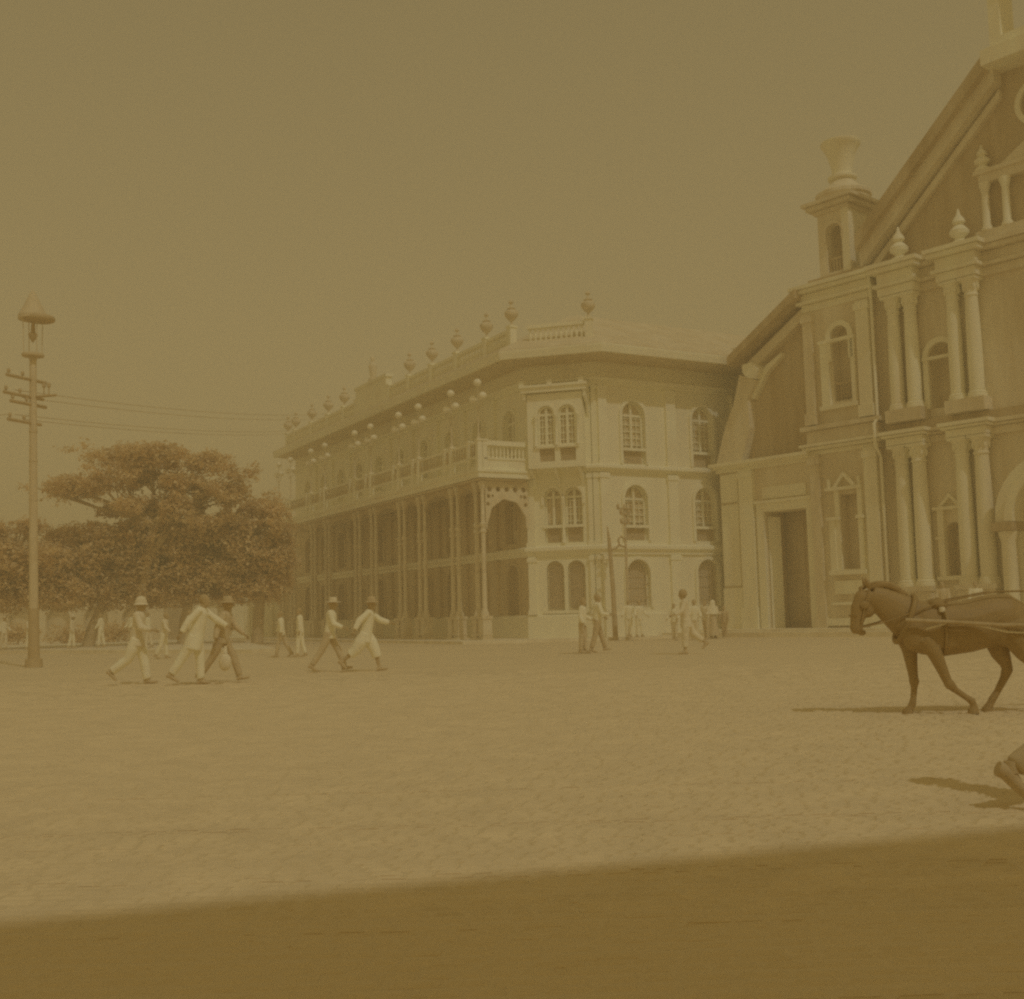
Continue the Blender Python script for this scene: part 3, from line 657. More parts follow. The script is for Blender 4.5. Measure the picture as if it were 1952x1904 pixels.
for a, b in ((5.5, 7.1), (8.07, 9.7)):
    m = MB().box(MN, a, b, 0.002, 0.72, 0.3, 0.75).box(MN, a+0.06, b-0.06, 0.002, 0.66, 0.75, 1.75).box(MN, a, b, 0.002, 0.74, 1.75, 1.95)
    cbuild(m, 'pedestal', STONE)
    for z0, z1 in ((8.55, 9.05),):
        cbuild(MB().box(MN, a+0.02, b-0.02, 0.002, 0.70, z0, z1), 'pedestal', STONE)
    for prof in ([(0.0, 7.62, 7.9), (0.14, 7.92, 8.02), (0.22, 8.04, 8.18)], [(0.0, 13.77, 14.1), (0.14, 14.12, 14.24), (0.0, 14.26, 14.7), (0.24, 14.72, 14.9), (0.34, 14.92, 15.08)]):
        mb = MB()
        for bq, z0, z1 in prof: mb.box(MN, a-bq, b+bq, 0.002, 0.72+bq, z0, z1)
        cbuild(mb, 'entablature_block', STONE_L)
# straight entablature between
for prof in ([(0.2, 7.6, 7.88), (0.36, 7.9, 8.0), (0.46, 8.02, 8.16)], [(0.16, 13.75, 14.08), (0.36, 14.1, 14.22), (0.16, 14.24, 14.68), (0.44, 14.7, 14.88), (0.54, 14.9, 15.06)]):
    mb = MB()
    for bq, z0, z1 in prof: mb.box(MN, 5.3, 19.3, 0.003, bq, z0, z1)
    cbuild(mb, 'entablature', STONE)
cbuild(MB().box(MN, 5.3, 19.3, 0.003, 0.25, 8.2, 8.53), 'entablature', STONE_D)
# niches
cbuild(MB().poly(MN, archring(7.2, 8.25, 8.95, 11.56, 0.22), [], 0.002, 0.14).box(MN, 6.98, 8.4, 0.002, 0.2, 10.9, 11.02), 'niche_surround', STONE_L)
m = MB().box(MN, 7.2, 7.45, 0.002, 0.16, 2.3, 4.9).box(MN, 8.13, 8.3, 0.002, 0.16, 2.3, 4.9).box(MN, 7.05, 8.4, 0.002, 0.24, 4.9, 5.02).box(MN, 7.1, 8.4, 0.002, 0.22, 2.15, 2.3).box(MN, 7.1, 7.5, 0.002, 0.22, 3.75, 3.85).box(MN, 8.1, 8.38, 0.002, 0.22, 3.75, 3.85)
m.poly(MN, [(7.25, 5.02), (7.75, 5.55), (8.25, 5.02), (8.08, 5.02), (7.75, 5.38), (7.42, 5.02)], [], 0.002, 0.18)
cbuild(m, 'niche_surround', STONE_L)
# portal
cbuild(MB().poly(MN, archring(10.55, 13.85, 4.2, 5.95, 0.72), [], 0.002, 0.75), 'portal_arch', STONE_L)
cbuild(MB().poly(MN, archring(10.55, 13.85, 4.2, 5.95, 0.3), [], 0.752, 0.9), 'archivolt', STONE_L)
for s, a, b in ((10.2, 9.78, 10.56), (14.2, 13.84, 14.62)):
    cbuild(MB().lathe(MN(s, 0.55, 0), [(0.36, 0.3), (0.36, 0.5), (0.27, 0.6), (0.26, 3.5), (0.3, 3.6), (0.36, 3.85)], 18), 'portal_column', STONE_L, 40)
    cbuild(MB().box(MN, a, b, 0.002, 1.0, 3.86, 4.18), 'impost', STONE_D)
    cbuild(MB().box(MN, a+0.05, b-0.02, 0.002, 0.2, 0.3, 3.85), 'portal_jamb', STONE_L)
# upper aedicule and finials
cbuild(MB().box(MN, 9.55, 14.85, -0.248, 0.2, 15.1, 15.5), 'aedicule_base', STONE)
m = MB().box(MN, 9.75, 14.65, -0.248, 0.1, 17.4, 17.75).box(MN, 9.6, 14.8, -0.248, 0.22, 17.752, 17.9)
m.poly(MN, [(10.6, 17.902), (13.8, 17.902), (AX, 18.9)], [], -0.248, 0.1)
cbuild(m, 'aedicule', STONE)
for s in (9.95, 10.75, 13.65, 14.45):
    cbuild(MB().lathe(MN(s, 0.02, 0), [(0.22, 15.5), (0.22, 15.62), (0.16, 15.7), (0.14, 17.0), (0.22, 17.3), (0.22, 17.4)], 12), 'column', STONE_L, 40)
cbuild(MB().poly(MN, archring(AX-0.55, AX+0.55, 15.6, 17.1, 0.14), [], -0.248, -0.1), 'niche_surround', STONE_L)
fin_me = MB().lathe((0, 0, 0), [(0.34, 0), (0.34, 0.16), (0.2, 0.22), (0.18, 0.32), (0.36, 0.46), (0.38, 0.6), (0.2, 0.8), (0.14, 0.84), (0.26, 0.94), (0.22, 1.08), (0.09, 1.25), (0.03, 1.5)], 14).mesh('finial', 40); fin_me.materials.append(STONE_L)
for s, z in ((6.35, 15.1), (8.95, 15.1)):
    inst('finial', fin_me, church, MN(s, 0.3, z))
inst('finial', fin_me, church, MN(9.9, 0.0, 17.9), 0, (0.8, 0.8, 0.7))
# rain pipe in the corner
cbuild(MB().tube([CF(5.05, 0.22, 15.0), CF(5.05, 0.12, 14.2), CF(5.05, 0.12, 8.9), CF(5.1, 0.5, 8.6), CF(5.1, 0.5, 7.7), CF(5.08, 0.1, 7.3), CF(5.08, 0.1, 0.4)], 0.07, 8), 'rain_pipe', STONE_L, 50)
# nave body and roof behind
m = MB(); rp = [(5.0, 16.2), (AX, 22.7), (19.4, 16.2)]
for d in (-1.3, -28): m.v += [CF(a, d, z) for a, z in rp]
m.f += [(0, 1, 4, 3), (1, 2, 5, 4), (0, 1, 2), (3, 5, 4)]
cbuild(m, 'roof', ROOF)
cbuild(MB().box(CF, 5.1, 19.3, -28, -1.36, 0, 16.15), 'nave_wall', STONE)
m = MB(); q2 = [(-2.1, 12.3), (1.7, 14.5), (5.0, 14.9), (5.0, 11), (-2.1, 11)]
for d in (-1.7, -26): m.v += [CF(a, d, z) for a, z in q2]
m.f += [(0, 1, 6, 5), (1, 2, 7, 6), (0, 4, 3, 2, 1), (5, 6, 7, 8, 9), (0, 5, 9, 4), (4, 9, 8, 3), (2, 3, 8, 7)]
cbuild(m, 'aisle_roof', ROOF)
cbuild(MB().box(CF, -2.0, 4.9, -26, -3.25, 0, 11.0), 'aisle_wall', STONE)
church.location = (12.35, 52.85, -0.05); church.scale = (1.045,)*3
CG = Fr((12.35, 52.85), 139)          # the same front line, for what stands before it
# platform and steps before the church
pl = [(-5.2, 2.9), (17.8, 2.9), (17.8, -0.9), (-5.2, -0.9)]
struct(MB().box(CG, -5.0, 20.7, -1.2, 3.0, -0.05, 0.22).build('church_platform', PLAT))
struct(MB().box(CG, -3.9, 20.5, -1.2, 1.8, 0.221, 0.32).build('church_step', PLAT))

# ------------------------------------------------------------------ building behind the camera whose shade falls on the plaza
_k = 1/math.tan(_e); shx, shy = -math.sin(_b)*_k, -math.cos(_b)*_k
HB = 11.0
eL = Vector((-2.07-shx*HB, 4.72-shy*HB, 0)); eR = Vector((2.55-shx*HB, 6.14-shy*HB, 0)); ed = (eR-eL).normalized()
SB = Fr(eL-ed*22, math.degrees(math.atan2(ed.x, ed.y)), flip=True)   # outward = towards the plaza
sh_b = thing('townhouse', 'town building behind the camera whose roofline shades the near paving', 'building', SB.at(22, -4))
hl = [arch(c-0.6, c+0.6, z0, z0+2.3) for c in range(3, 44, 4) for z0 in (4.2, 7.6)]
MB().poly(SB, rect(0, 44, 0, 10.5), hl, -0.9, -0.4).build('wall', WALL, sh_b)
MB().box(SB, 0, 44, -9, -1.0, 0, 10.4).build('house_body', WALL, sh_b)
m = MB().sweep([SB.at(0), SB.at(44)], [(-0.6, 10.5), (0.0, 10.85), (0.0, 11.0), (-0.6, 11.0)]) if False else MB().box(SB, -0.5, 44.5, -9.2, 0.0, 10.5, 11.0)
m.build('eaves', TRIM, sh_b)
# ------------------------------------------------------------------ park on the left
pk = [(-60, 83.6), (-22.76, 54.64), (-10.17, 44.83), (-9.6, 46.5), (-18.5, 76), (-60, 110)]
m = MB(); k = len(pk); m.add([(x, y, 0.14) for x, y in pk]+[(x, y, -0.05) for x, y in pk], [tuple(range(k))]+[(i, (i+1) % k, k+(i+1) % k, k+i) for i in range(k)])
struct(m.build('park_ground', PLAT))
def leaves(mb, c, r, n, size=(0.08, 0.15)):
    c = Vector(c)
    for _ in range(n):
        while True:
            u = Vector((random.gauss(0, 1), random.gauss(0, 1), random.gauss(0, 1)))
            if u.length > 1e-3: break
        u.normalize(); rad = random.random()**0.45
        p = Vector((u.x*r[0], u.y*r[1], u.z*r[2]))*rad
        q = c+p
        if noise.noise(q*0.9)+0.35*noise.noise(q*2.3) < (0.06 if 6.6 < q.z < 9.2 else -0.06 if q.z > 6.6 else -0.24): continue
        if rad > 0.75 and random.random() < 0.35: q += u*random.uniform(0, 0.25)
        s = random.uniform(*size); a = Vector((random.gauss(0, 1), random.gauss(0, 1), random.gauss(0, 0.5))).normalized(); b = a.cross(Vector((random.gauss(0, .5), random.gauss(0, .5), 1))).normalized()
        kk = len(mb.v); mb.v += [q-a*s, q+b*s*0.5, q+a*s, q-b*s*0.5]; mb.f.append((kk, kk+1, kk+2, kk+3))
def raw(mb, name, m, parent):
    me = bpy.data.meshes.new(name); o0 = origin_of(parent); me.from_pydata([tuple(v-o0) for v in mb.v], [], mb.f)
    return link(name, me, m, parent)
def tree(label, base, trunk, blobs, dens=700, group='trees in the park', name='shade_tree', size=(0.08, 0.16)):
    base = Vector(base); t = thing(name, label, 'tree', base, group)
    tp = [Vector(p) for p in trunk]; rs = [0.34-0.2*i/(len(tp)-1) for i in range(len(tp))]
    tm = MB().tube(tp, rs, 9)
    top = tp[-1]
    for c, r in blobs:
        c = Vector(c); mid = (top+c)/2+Vector((random.uniform(-.5, .5), random.uniform(-.4, .4), -0.15))
        tm.tube([tp[-2] if random.random() < .4 else top, mid, c-Vector((0, 0, r[2]*.3))], [0.13, 0.09, 0.04], 6)
        for _ in range(5):
            u = Vector((random.uniform(-.8, .8)*r[0], random.uniform(-.8, .8)*r[1], random.uniform(-.2, .6)*r[2])); tm.tube([mid, (mid+c+u)/2, c+u], [0.05, 0.035, 0.012], 5)
    tm.build('trunk', BARK, t, 50)
    cr = MB()
    for c, r in blobs:
        vol = (r[0]*r[1]+r[1]*r[2]+r[0]*r[2])
        leaves(cr, c, r, int(dens*vol), size)
        for _ in range(int(6+1.6*vol)):        # sprays that break the outline
            u = Vector((random.uniform(-1, 1)*r[0], random.uniform(-1, 1)*r[1], random.uniform(-.5, 1.0)*r[2]))*random.uniform(.75, 1.05)
            leaves(cr, Vector(c)+u*1.08, (random.uniform(.35, .95), .5, random.uniform(.12, .3)), 55, size)
    raw(cr, 'crown', LEAF, t)
    return t
tree('tallest spreading tree with flat layered crown rising over the park', (-19.6, 60, 0.14), [(-19.6, 60, 0), (-19.4, 60, 2), (-19.0, 60, 4.5), (-18.8, 60, 6.5)],
     [((-19.2, 60, 9.95), (3.4, 2.4, .65)), ((-16.6, 60, 9.5), (1.9, 1.8, .75)), ((-22.4, 59.5, 8.4), (2.3, 2.0, .55)), ((-20.2, 60, 8.8), (2.6, 2.2, .6)), ((-18.0, 60, 8.6), (2.0, 2.0, .5)), ((-19.4, 60, 7.3), (3.4, 2.2, .5)), ((-15.8, 60, 7.9), (2.2, 2.2, .6)), ((-24.4, 59.3, 8.4), (.7, .8, .3)), ((-14.0, 60, 9.0), (.8, .7, .5)), ((-17.0, 60, 6.6), (2.4, 2.0, .8))])
tree('dense rounded tree hiding the far end of the hotel', (-13.8, 62, 0.14), [(-13.8, 62, 0), (-13.7, 62, 1.5), (-13.5, 62, 3.0), (-13.5, 62, 4.5)],
     [((-14.4, 62, 7.2), (2.3, 2.2, 1.2)), ((-14.6, 62, 5.2), (2.8, 2.4, 1.9)), ((-12.8, 61.5, 6.3), (1.2, 1.6, 1.1)), ((-12.5, 61.5, 4.6), (.9, 1.4, 1.3)), ((-15.6, 62, 3.3), (2.8, 2.0, 1.2)), ((-13.2, 62, 3.2), (1.4, 1.6, 1.1))])
tree('tree cut by the left edge of the picture, behind the tall lamp post', (-26.3, 58, 0.14), [(-26.3, 58, 0), (-26.2, 58, 1.8), (-26.3, 58, 3.2)],
     [((-26.6, 58, 6.0), (1.5, 1.6, .7)), ((-24.4, 58, 6.3), (.6, .7, .6)), ((-27.2, 58, 4.8), (3.0, 2.2, 1.2)), ((-24.6, 58, 4.6), (2.4, 2.0, 1.1)), ((-26.2, 58, 3.1), (3.4, 2.0, 1.2)), ((-23.4, 58.5, 3.0), (2.0, 1.6, .9))])
tree('low bushy tree with leaning trunk under the tallest tree', (-22.3, 60.5, 0.14), [(-22.3, 60.5, 0), (-22.0, 60.5, 1.2), (-21.5, 60.5, 2.4), (-21.2, 60.5, 3.4)],
     [((-22.6, 61, 5.9), (2.2, 1.8, .75)), ((-20.8, 61, 5.0), (2.8, 2.2, 1.2)), ((-23.4, 60, 4.3), (2.4, 1.8, 1.2)), ((-21.0, 61, 3.2), (3.2, 1.8, 1.2)), ((-23.6, 60.5, 3.0), (2.2, 1.6, 1.0)), ((-19.2, 61, 5.9), (2.4, 1.8, 1.0))])
tree('low bushy tree between the tallest tree and the dense tree by the hotel', (-17.6, 61.5, 0.14), [(-17.6, 61.5, 0), (-17.5, 61.5, 1.4), (-17.2, 61.5, 2.8), (-17.0, 61.5, 3.6)],
     [((-17.2, 61.5, 5.7), (2.6, 2.2, 1.3)), ((-18.4, 61.5, 4.2), (2.8, 2.2, 1.3)), ((-16.2, 61.5, 3.6), (2.4, 1.8, 1.2)), ((-18.4, 61.5, 3.0), (2.6, 1.6, 1.0)), ((-15.6, 61.5, 5.6), (1.8, 1.6, 1.2))])
# shrubs closing the park behind
for i, (x, lab) in enumerate(((-40, 'shrub at the far left end of the hedge row behind the park'), (-36.2, 'second shrub from the left in the row behind the park'), (-32.6, 'third shrub from the left in the row behind the park'), (-29.2, 'shrub in the middle of the row behind the park'), (-26.0, 'third shrub from the white house in the row behind the park'))):
    t = thing('shrub', lab, 'shrub', (x, 76, 0.1), 'shrubs behind the park')
    cr = MB(); leaves(cr, (x, 76, .6+0.1*(i % 3)), (1.6, 1.0, .7+0.1*(i % 2)), 900, (0.10, 0.2)); raw(cr, 'foliage', LEAF, t)
    MB().tube([(x, 76, 0), (x+.1, 76, .6), (x, 76, 1.3)], [.08, .06, .03], 6).build('stem', BARK, t)
# small white house beyond the trees
HF = Fr((-23.4, 84.5, 0), 96)
hs = thing('white_house', 'small white house with cornice and dark door beyond the trees', 'house', HF.at(3, -2))
MB().poly(HF, rect(0, 6.6, 0, 4.9), [rect(1.75, 2.85, 0.25, 2.7), rect(4.4, 5.2, 1.2, 2.8)], -0.4, 0).build('wall', TRIM, hs)
MB().box(HF, 0, 6.6, -6, -0.45, 0, 4.8).build('house_body', SHADE, hs)
MB().box(HF, -0.2, 6.8, -6.2, 0.3, 4.9, 5.1).build('roof', ROOF, hs)
MB().box(HF, 1.4, 3.3, 0.002, 0.35, 2.85, 3.05).box(HF, 1.5, 3.2, 0.003, 0.25, 3.06, 3.2).build('cornice', TRIM, hs)
MB().box(HF, 1.75, 2.85, -0.3, -0.22, 0.2, 2.7).build('door', SHADE, hs)
MB().box(HF, 4.4, 5.2, -0.3, -0.22, 1.2, 2.8).build('window', SHADE, hs)
for a in (3.9, 5.6): MB().box(HF, a, a+0.35, 0.002, 0.15, 0, 4.7).build('pilaster', TRIM, hs)
# long low pale building beyond the park, seen under the crowns
FB = Fr((-62, 88, 0), 92)
fb = thing('arcade_building', 'long low pale building with dark arches seen beneath the park trees', 'building', FB.at(18, -2))
ar_ = [arch(c-0.95, c+0.95, 0.1, 2.7, 10) for c in [1.6+2.9*i for i in range(12)]]
MB().poly(FB, rect(0, 36, 0, 4.0), ar_, -0.4, 0).build('wall', STONE, fb)
MB().box(FB, 0, 36, -5, -0.5, 0, 3.9).build('house_body', SHADE, fb)
m = MB(); m.v += [FB(a, o, z) for a in (-.4, 36.4) for o, z in ((.5, 3.9), (-2.6, 5.3), (-5.5, 3.9))]; m.f += [(0, 1, 4, 3), (1, 2, 5, 4), (0, 2, 1), (3, 4, 5), (0, 3, 5, 2)]; m.build('roof', ROOF, fb)

# ------------------------------------------------------------------ tall lamp post with wires
LP = Vector((-14.40, 34.76, 0))
lp = thing('lamp_post', 'tall pale lamp post with conical lantern hood and wire arms', 'lamp post', LP)
def ln(z, x=0, y=0): return LP+Vector((x-0.02*z, y, z))
MB().tube([ln(1.75), ln(4), ln(7), ln(9.45)], [.135, .125, .11, .10], 12).tube([ln(9.3), ln(9.5)], [.1, .14], 12).build('pole', POSTM, lp, 50)
MB().tube([ln(0), ln(.25), ln(.27), ln(1.5), ln(1.75)], [.26, .24, .17, .15, .16], 12).build('base', DARKM, lp, 40)
for z in (7.1, 6.2, 5.0): MB().tube([ln(z), ln(z+.08)], .125, 12).build('collar', POSTM, lp, 50)
MB().tube([ln(10.62), ln(10.74), ln(10.78), ln(11.1), ln(11.36), ln(11.42), ln(11.55)], [.43, .43, .40, .24, .12, .10, .02], 20).build('hood', POSTM, lp, 35)
MB().lathe(ln(0), [(.43, 10.57), (.45, 10.6), (.45, 10.66), (.42, 10.7)], 20).build('hood_rim', DARKM, lp, 40)
for a in range(4):
    t = PI/4+a*PI/2; MB().tube([ln(9.5, .28*math.cos(t), .28*math.sin(t)), ln(10.6, .3*math.cos(t), .3*math.sin(t))], .012, 6).build('rod', POSTM, lp)
MB().lathe(ln(9.5)-Vector((0, 0, 9.5)), [(.32, 9.46), (.33, 9.5), (.32, 9.54), (.1, 9.54)], 16).build('lantern_ring', POSTM, lp, 40)
MB().lathe(ln(10)-Vector((0, 0, 10)), [(.02, 9.9), (.08, 10.0), (.14, 10.12), (.14, 10.16), (.07, 10.2), (.05, 10.5)], 12).build('burner', DARKM, lp, 40)
ad = Vector((-0.42, -0.91, 0)).normalized()
for z, l0, l1 in ((8.72, -.5, 1.0), (8.18, -.4, 1.1), (7.95, -.5, .85), (7.38, -.3, .95)):
    MB().tube([ln(z)+ad*l0, ln(z)+ad*l1], .055, 6).build('cross_arm', DARKM, lp)
    for q in (l1-.08, l1-.6): MB().lathe(ln(z)+ad*q, [(.02, 0), (.02, .08), (.05, .09), (.055, .16), (.03, .2)], 8).build('insulator', DARKM, lp, 40)
MB().tube([ln(8.2), ln(8.22, .75, -.1)], .045, 6).build('cross_arm', DARKM, lp)
for x in (.35, .5): MB().lathe(ln(8.22, x, -.05), [(.02, 0), (.02, .25), (.06, .27), (.06, .36), (.03, .4)], 8).build('insulator', DARKM, lp, 40)
def wire(p, q, sag, label):
    p, q = Vector(p), Vector(q); P = [p.lerp(q, i/24)-Vector((0, 0, sag*4*(i/24)*(1-i/24))) for i in range(25)]
    tag(MB().tube(P, 0.010, 5).build('overhead_wire', DARKM, None, None, P[0]), label, 'wire', 'wires from the tall lamp post')
wire(ln(8.3)+ad*.7, LF(25.4, BO, bz+1.0), .35, 'upper wire from the lamp post to the hotel roof, higher of its pair')
wire(ln(8.12)+ad*.4, LF(26.2, BO, bz+.85), .35, 'upper wire from the lamp post to the hotel roof, lower of its pair')
wire(ln(7.55)+ad*.7, LF(31.2, BO, bz+.8), .30, 'lower wire from the lamp post to the hotel roof, higher of its pair')
wire(ln(7.45)+ad*.3, LF(32.2, BO, bz+.75), .30, 'lower wire from the lamp post to the hotel roof, lower of its pair')
wire(ln(7.55)+ad*.8, (-46, 42, 8.4), .2, 'wire leaving the lamp post towards the left edge')

# poles by the hotel corner
t = thing('wooden_pole', 'short dark pole with bracket against the hotel corner', 'pole', (4.42, 51.3, .1))
MB().tube([(4.42, 51.3, 0), (4.38, 51.3, 2.2), (4.28, 51.3, 4.4), (4.22, 51.3, 5.05)], [.12, .10, .08, .03], 8).build('pole', BARK, t, 50)
MB().tube([(4.32, 51.25, 4.0), (4.55, 51.2, 4.05), (4.75, 51.2, 4.25)], .05, 6).build('bracket', DARKM, t, 50)
t = thing('street_pole', 'slim pole with crossed insulator arms beside the hotel arched windows', 'pole', (5.05, 51.5, .1))
MB().tube([(5.05, 51.5, 0), (5.02, 51.5, 6.05)], [.07, .05], 8).build('pole', POSTM, t, 50)
for z, l in ((5.85, .34), (5.6, .22), (5.2, .2)):
    MB().tube([(5.02-l, 51.45, z), (5.02+l, 51.4, z-.02)], .04, 6).build('cross_arm', DARKM, t)
    for e in (-l+.05, l-.05): MB().lathe((5.02+e, 51.42, z+.03), [(.03, 0), (.07, .03), (.07, .12), (.04, .17)], 8).build('insulator', DARKM, t, 40)
MB().tube([(5.03, 51.45, 4.1), (4.75, 51.4, 4.2), (4.68, 51.4, 4.45), (4.82, 51.4, 4.6), (5.02, 51.45, 4.45)], .05, 6).build('bracket', DARKM, t, 50)

# ------------------------------------------------------------------ bodies: union of limbs, remeshed to one skin
WORK = bpy.data.scenes.new('work')
def voxel(mb, name, size, it=4, fac=0.5):
    me = mb.mesh('tmp'); ob = bpy.data.objects.new('tmp', me); WORK.collection.objects.link(ob)
    md = ob.modifiers.new('r', 'REMESH'); md.mode = 'VOXEL'; md.voxel_size = size; md.use_smooth_shade = True
    ms = ob.modifiers.new('s', 'SMOOTH'); ms.factor = fac; ms.iterations = it
    vl = WORK.view_layers[0]; vl.update(); ev = ob.evaluated_get(vl.depsgraph)
    out = bpy.data.meshes.new_from_object(ev); out.name = name
    bpy.data.objects.remove(ob); bpy.data.meshes.remove(me)
    out.polygons.foreach_set('use_smooth', [True]*len(out.polygons))
    return out
def crease(me, fx, fz, seed, amp):
    n = len(me.vertices); co = [0.0]*(3*n); no = [0.0]*(3*n)
    me.vertices.foreach_get('co', co); me.vertices.foreach_get('normal', no)
    for i in range(0, 3*n, 3):
        d = noise.noise(Vector((co[i]*fx, co[i+1]*fx, co[i+2]*fz+seed)))*amp
        co[i] += no[i]*d; co[i+1] += no[i+1]*d; co[i+2] += no[i+2]*d
    me.vertices.foreach_set('co', co); me.update()
def rotY(v, a): return Vector((v.x*math.cos(a)+v.z*math.sin(a), v.y, -v.x*math.sin(a)+v.z*math.cos(a)))
def person(label, pos, yaw, h=1.65, lean=4, legs=((25, 10), (-20, 15)), arms=((-20, 8, 20), (25, 8, 20)), top='shirt', topm=WHITE, legm=WHITE, baggy=1.0, crop=1.0, head='hair', headm=HAIR, coat=0.0, skirt=False, group='people crossing the plaza', shoes=True, feet=None, seat=None):
    """yaw: world angle of the facing direction (0 = +X). angles in degrees"""
    k = h/1.7; R = math.radians
    z0 = 0.88; la = R(lean)
    def T(p): p = Vector(p); q = rotY(Vector((p.x, p.y, p.z-z0)), la); return Vector((q.x, q.y, q.z+z0))
    J = {}
    for s, e in (('L', 1), ('R', -1)):
        a, kn = legs[0 if s == 'L' else 1]; a, kn = R(a), R(kn)
        hip = Vector((0, e*.09, z0)); knee = hip+.42*Vector((math.sin(a), 0, -math.cos(a))); an = knee+.40*Vector((math.sin(a-kn), 0, -math.cos(a-kn)))
        pit = (a-kn)*0.8 if (a-kn) < 0 else (a-kn)*0.5
        fd = Vector((math.cos(pit), 0, math.sin(pit))); up = Vector((-math.sin(pit), 0, math.cos(pit)))
        J[s] = (hip, knee, an, an-fd*.06-up*.045, an+fd*.07-up*.05, an+fd*.17-up*.06)
        sw, ab, el = arms[0 if s == 'L' else 1]; sw, ab, el = R(sw), R(ab), R(el)
        sh = T((0, e*.185, 1.39))
        def dirv(a): return Vector((math.sin(a)*math.cos(ab), e*math.sin(ab), -math.cos(a)*math.cos(ab)))
        elb = sh+.29*dirv(sw); wr = elb+.25*dirv(sw+el); J['a'+s] = (sh, elb, wr, dirv(sw+el))
    hd = T((.02, 0, 1.565))
    b = MB()
    b.tube([T((0, 0, .84)), T((0, 0, .98)), T((.01, 0, 1.15)), T((.0, 0, 1.33)), T((-.01, 0, 1.42))], [(.145, .095), (.135, .09), (.15, .10), (.165, .10), (.08, .06)], 14)
    b.tube([T((-.01, 0, 1.38)), T((.0, 0, 1.5))], [.062, .055], 10)
    b.ell(hd+Vector((0, 0, .03)), (.092, .074, .098)); b.ell(hd+Vector((.022, 0, -.045)), (.066, .056, .075))
    b.ell(hd+Vector((.097, 0, -.012)), (.022, .016, .026), None, 8, 6)
    for e in (1, -1): b.ell(hd+Vector((-.005, e*.076, -.005)), (.02, .012, .03), None, 8, 6)
    for s, e in (('L', 1), ('R', -1)):
        hip, knee, an, heel, ball, toe = J[s]
        b.tube([hip+Vector((0, 0, .05)), hip, (hip+knee)/2, knee, knee.lerp(an, .35), an], [.09, .092, .075, .055, .058, .036], 10)
        b.tube([heel, (heel+ball)/2+Vector((0, 0, .015)), ball, toe], [(.034, .036), (.038, .045), (.045, .03), (.032, .018)], 10)
        sh, elb, wr, dv = J['a'+s]
        b.tube([sh, (sh+elb)/2, elb, elb.lerp(wr, .35), wr], [.058, .05, .04, .04, .028], 10)
        b.ell(wr+dv*.055, (.03, .018, .05), Vector((0, 0, 1)).rotation_difference(dv).to_matrix(), 8, 6)
    fing = MB()
    for s, e in (('L', 1), ('R', -1)):
        sh, elb, wr, dv = J['a'+s]; pm_ = wr+dv*.08; side = Vector((1, 0, 0)); side = (side-dv*side.dot(dv)).normalized() if abs(dv.x) < .95 else Vector((0, 0, 1)); inw = Vector((0, -e, 0))
        for i, L in enumerate((.062, .07, .066, .052)):
            o = side*((1.5-i)*.016); fing.tube([pm_+o, pm_+o+dv*L*.5+inw*.006, pm_+o+dv*L*.85+inw*.03], [.0085, .008, .006], 5)
        fing.tube([wr+dv*.03+side*.025, wr+dv*.06+side*.045+inw*.01, wr+dv*.09+side*.045+inw*.022], [.010, .009, .007], 5)
    zmin = min(min(J[s][i].z for s in 'LR' for i in (3, 4, 5))-.03, 0.5)
    off = Vector((0, 0, -zmin))
    def fin(mb):
        for i, v in enumerate(mb.v): mb.v[i] = (v+off)*k
        return mb
    t = thing('person', label, 'person', Vector(pos), group); t.rotation_euler = (0, 0, yaw)
    body = voxel(fin(b), 'body', .016*k, 3)
    fm = fin(fing).mesh('f', 50); bmx = bmesh.new(); bmx.from_mesh(body); bmx.from_mesh(fm); bmx.to_mesh(body); bmx.free(); bpy.data.meshes.remove(fm)
    body.polygons.foreach_set('use_smooth', [True]*len(body.polygons))
    link('body', body, SKIN, t)
    # upper garment
    g_ = MB(); low = .80-coat; fl = coat*.28
    g_.tube([T((-.02*coat, 0, low)), T((0, 0, .98)), T((.01, 0, 1.16)), T((0, 0, 1.34)), T((-.01, 0, 1.42)), T((-.005, 0, 1.455))], [(.175+fl, .135+fl), (.162+fl*.4, .125+fl*.4), (.172, .125), (.188, .122), (.12, .085), (.072, .066)], 16)
    for s in 'LR':
        sh, elb, wr, dv = J['a'+s]; c_ = sh+(elb-sh)*1; w2 = elb.lerp(wr, .9 if top != 'short' else .05)
        g_.tube([sh-(elb-sh)*.12, sh.lerp(elb, .5), elb, w2], [.072, .07, .064*(1+.15*baggy), .052*(1+.3*(baggy-1))], 10)
    sm = voxel(fin(g_), top, .018*k, 2)
    crease(sm, 9, 5, pos[0], .008)
    link('shirt' if coat < .1 else 'coat', sm, topm, t)
    # lower garment
    q = MB()
    if skirt:
        prof = []
        for z, r in ((.10, .34), (.35, .29), (.6, .23), (.85, .19), (1.0, .15)): prof.append((r, z))
        kk = 28
        for r, z in prof:
            for i in range(kk):
                a = 2*PI*i/kk; rr = r*(1+.06*math.sin(a*7)*(1-z)); q.v.append(Vector((rr*math.cos(a)*1.15-.05*(1-z), rr*math.sin(a)*.85, z)))
        for j in range(len(prof)-1):
            for i in range(kk): q.f.append((j*kk+i, j*kk+(i+1) % kk, (j+1)*kk+(i+1) % kk, (j+1)*kk+i))
        sk = fin(q).mesh('skirt', 60); link('skirt', sk, legm, t)
    else:
        q.tube([(0, 0, .98), (0, 0, .82)], [(.155, .115), (.16, .12)], 14)
        for s in 'LR':
            hip, knee, an, heel, ball, toe = J[s]; en = knee.lerp(an, crop*.95)
            q.tube([hip+Vector((0, 0, .04)), (hip+knee)/2, knee, en], [.108, .095*baggy, .078*baggy, .068*baggy], 12)
        tm_ = voxel(fin(q), 'trousers', .018*k, 2)
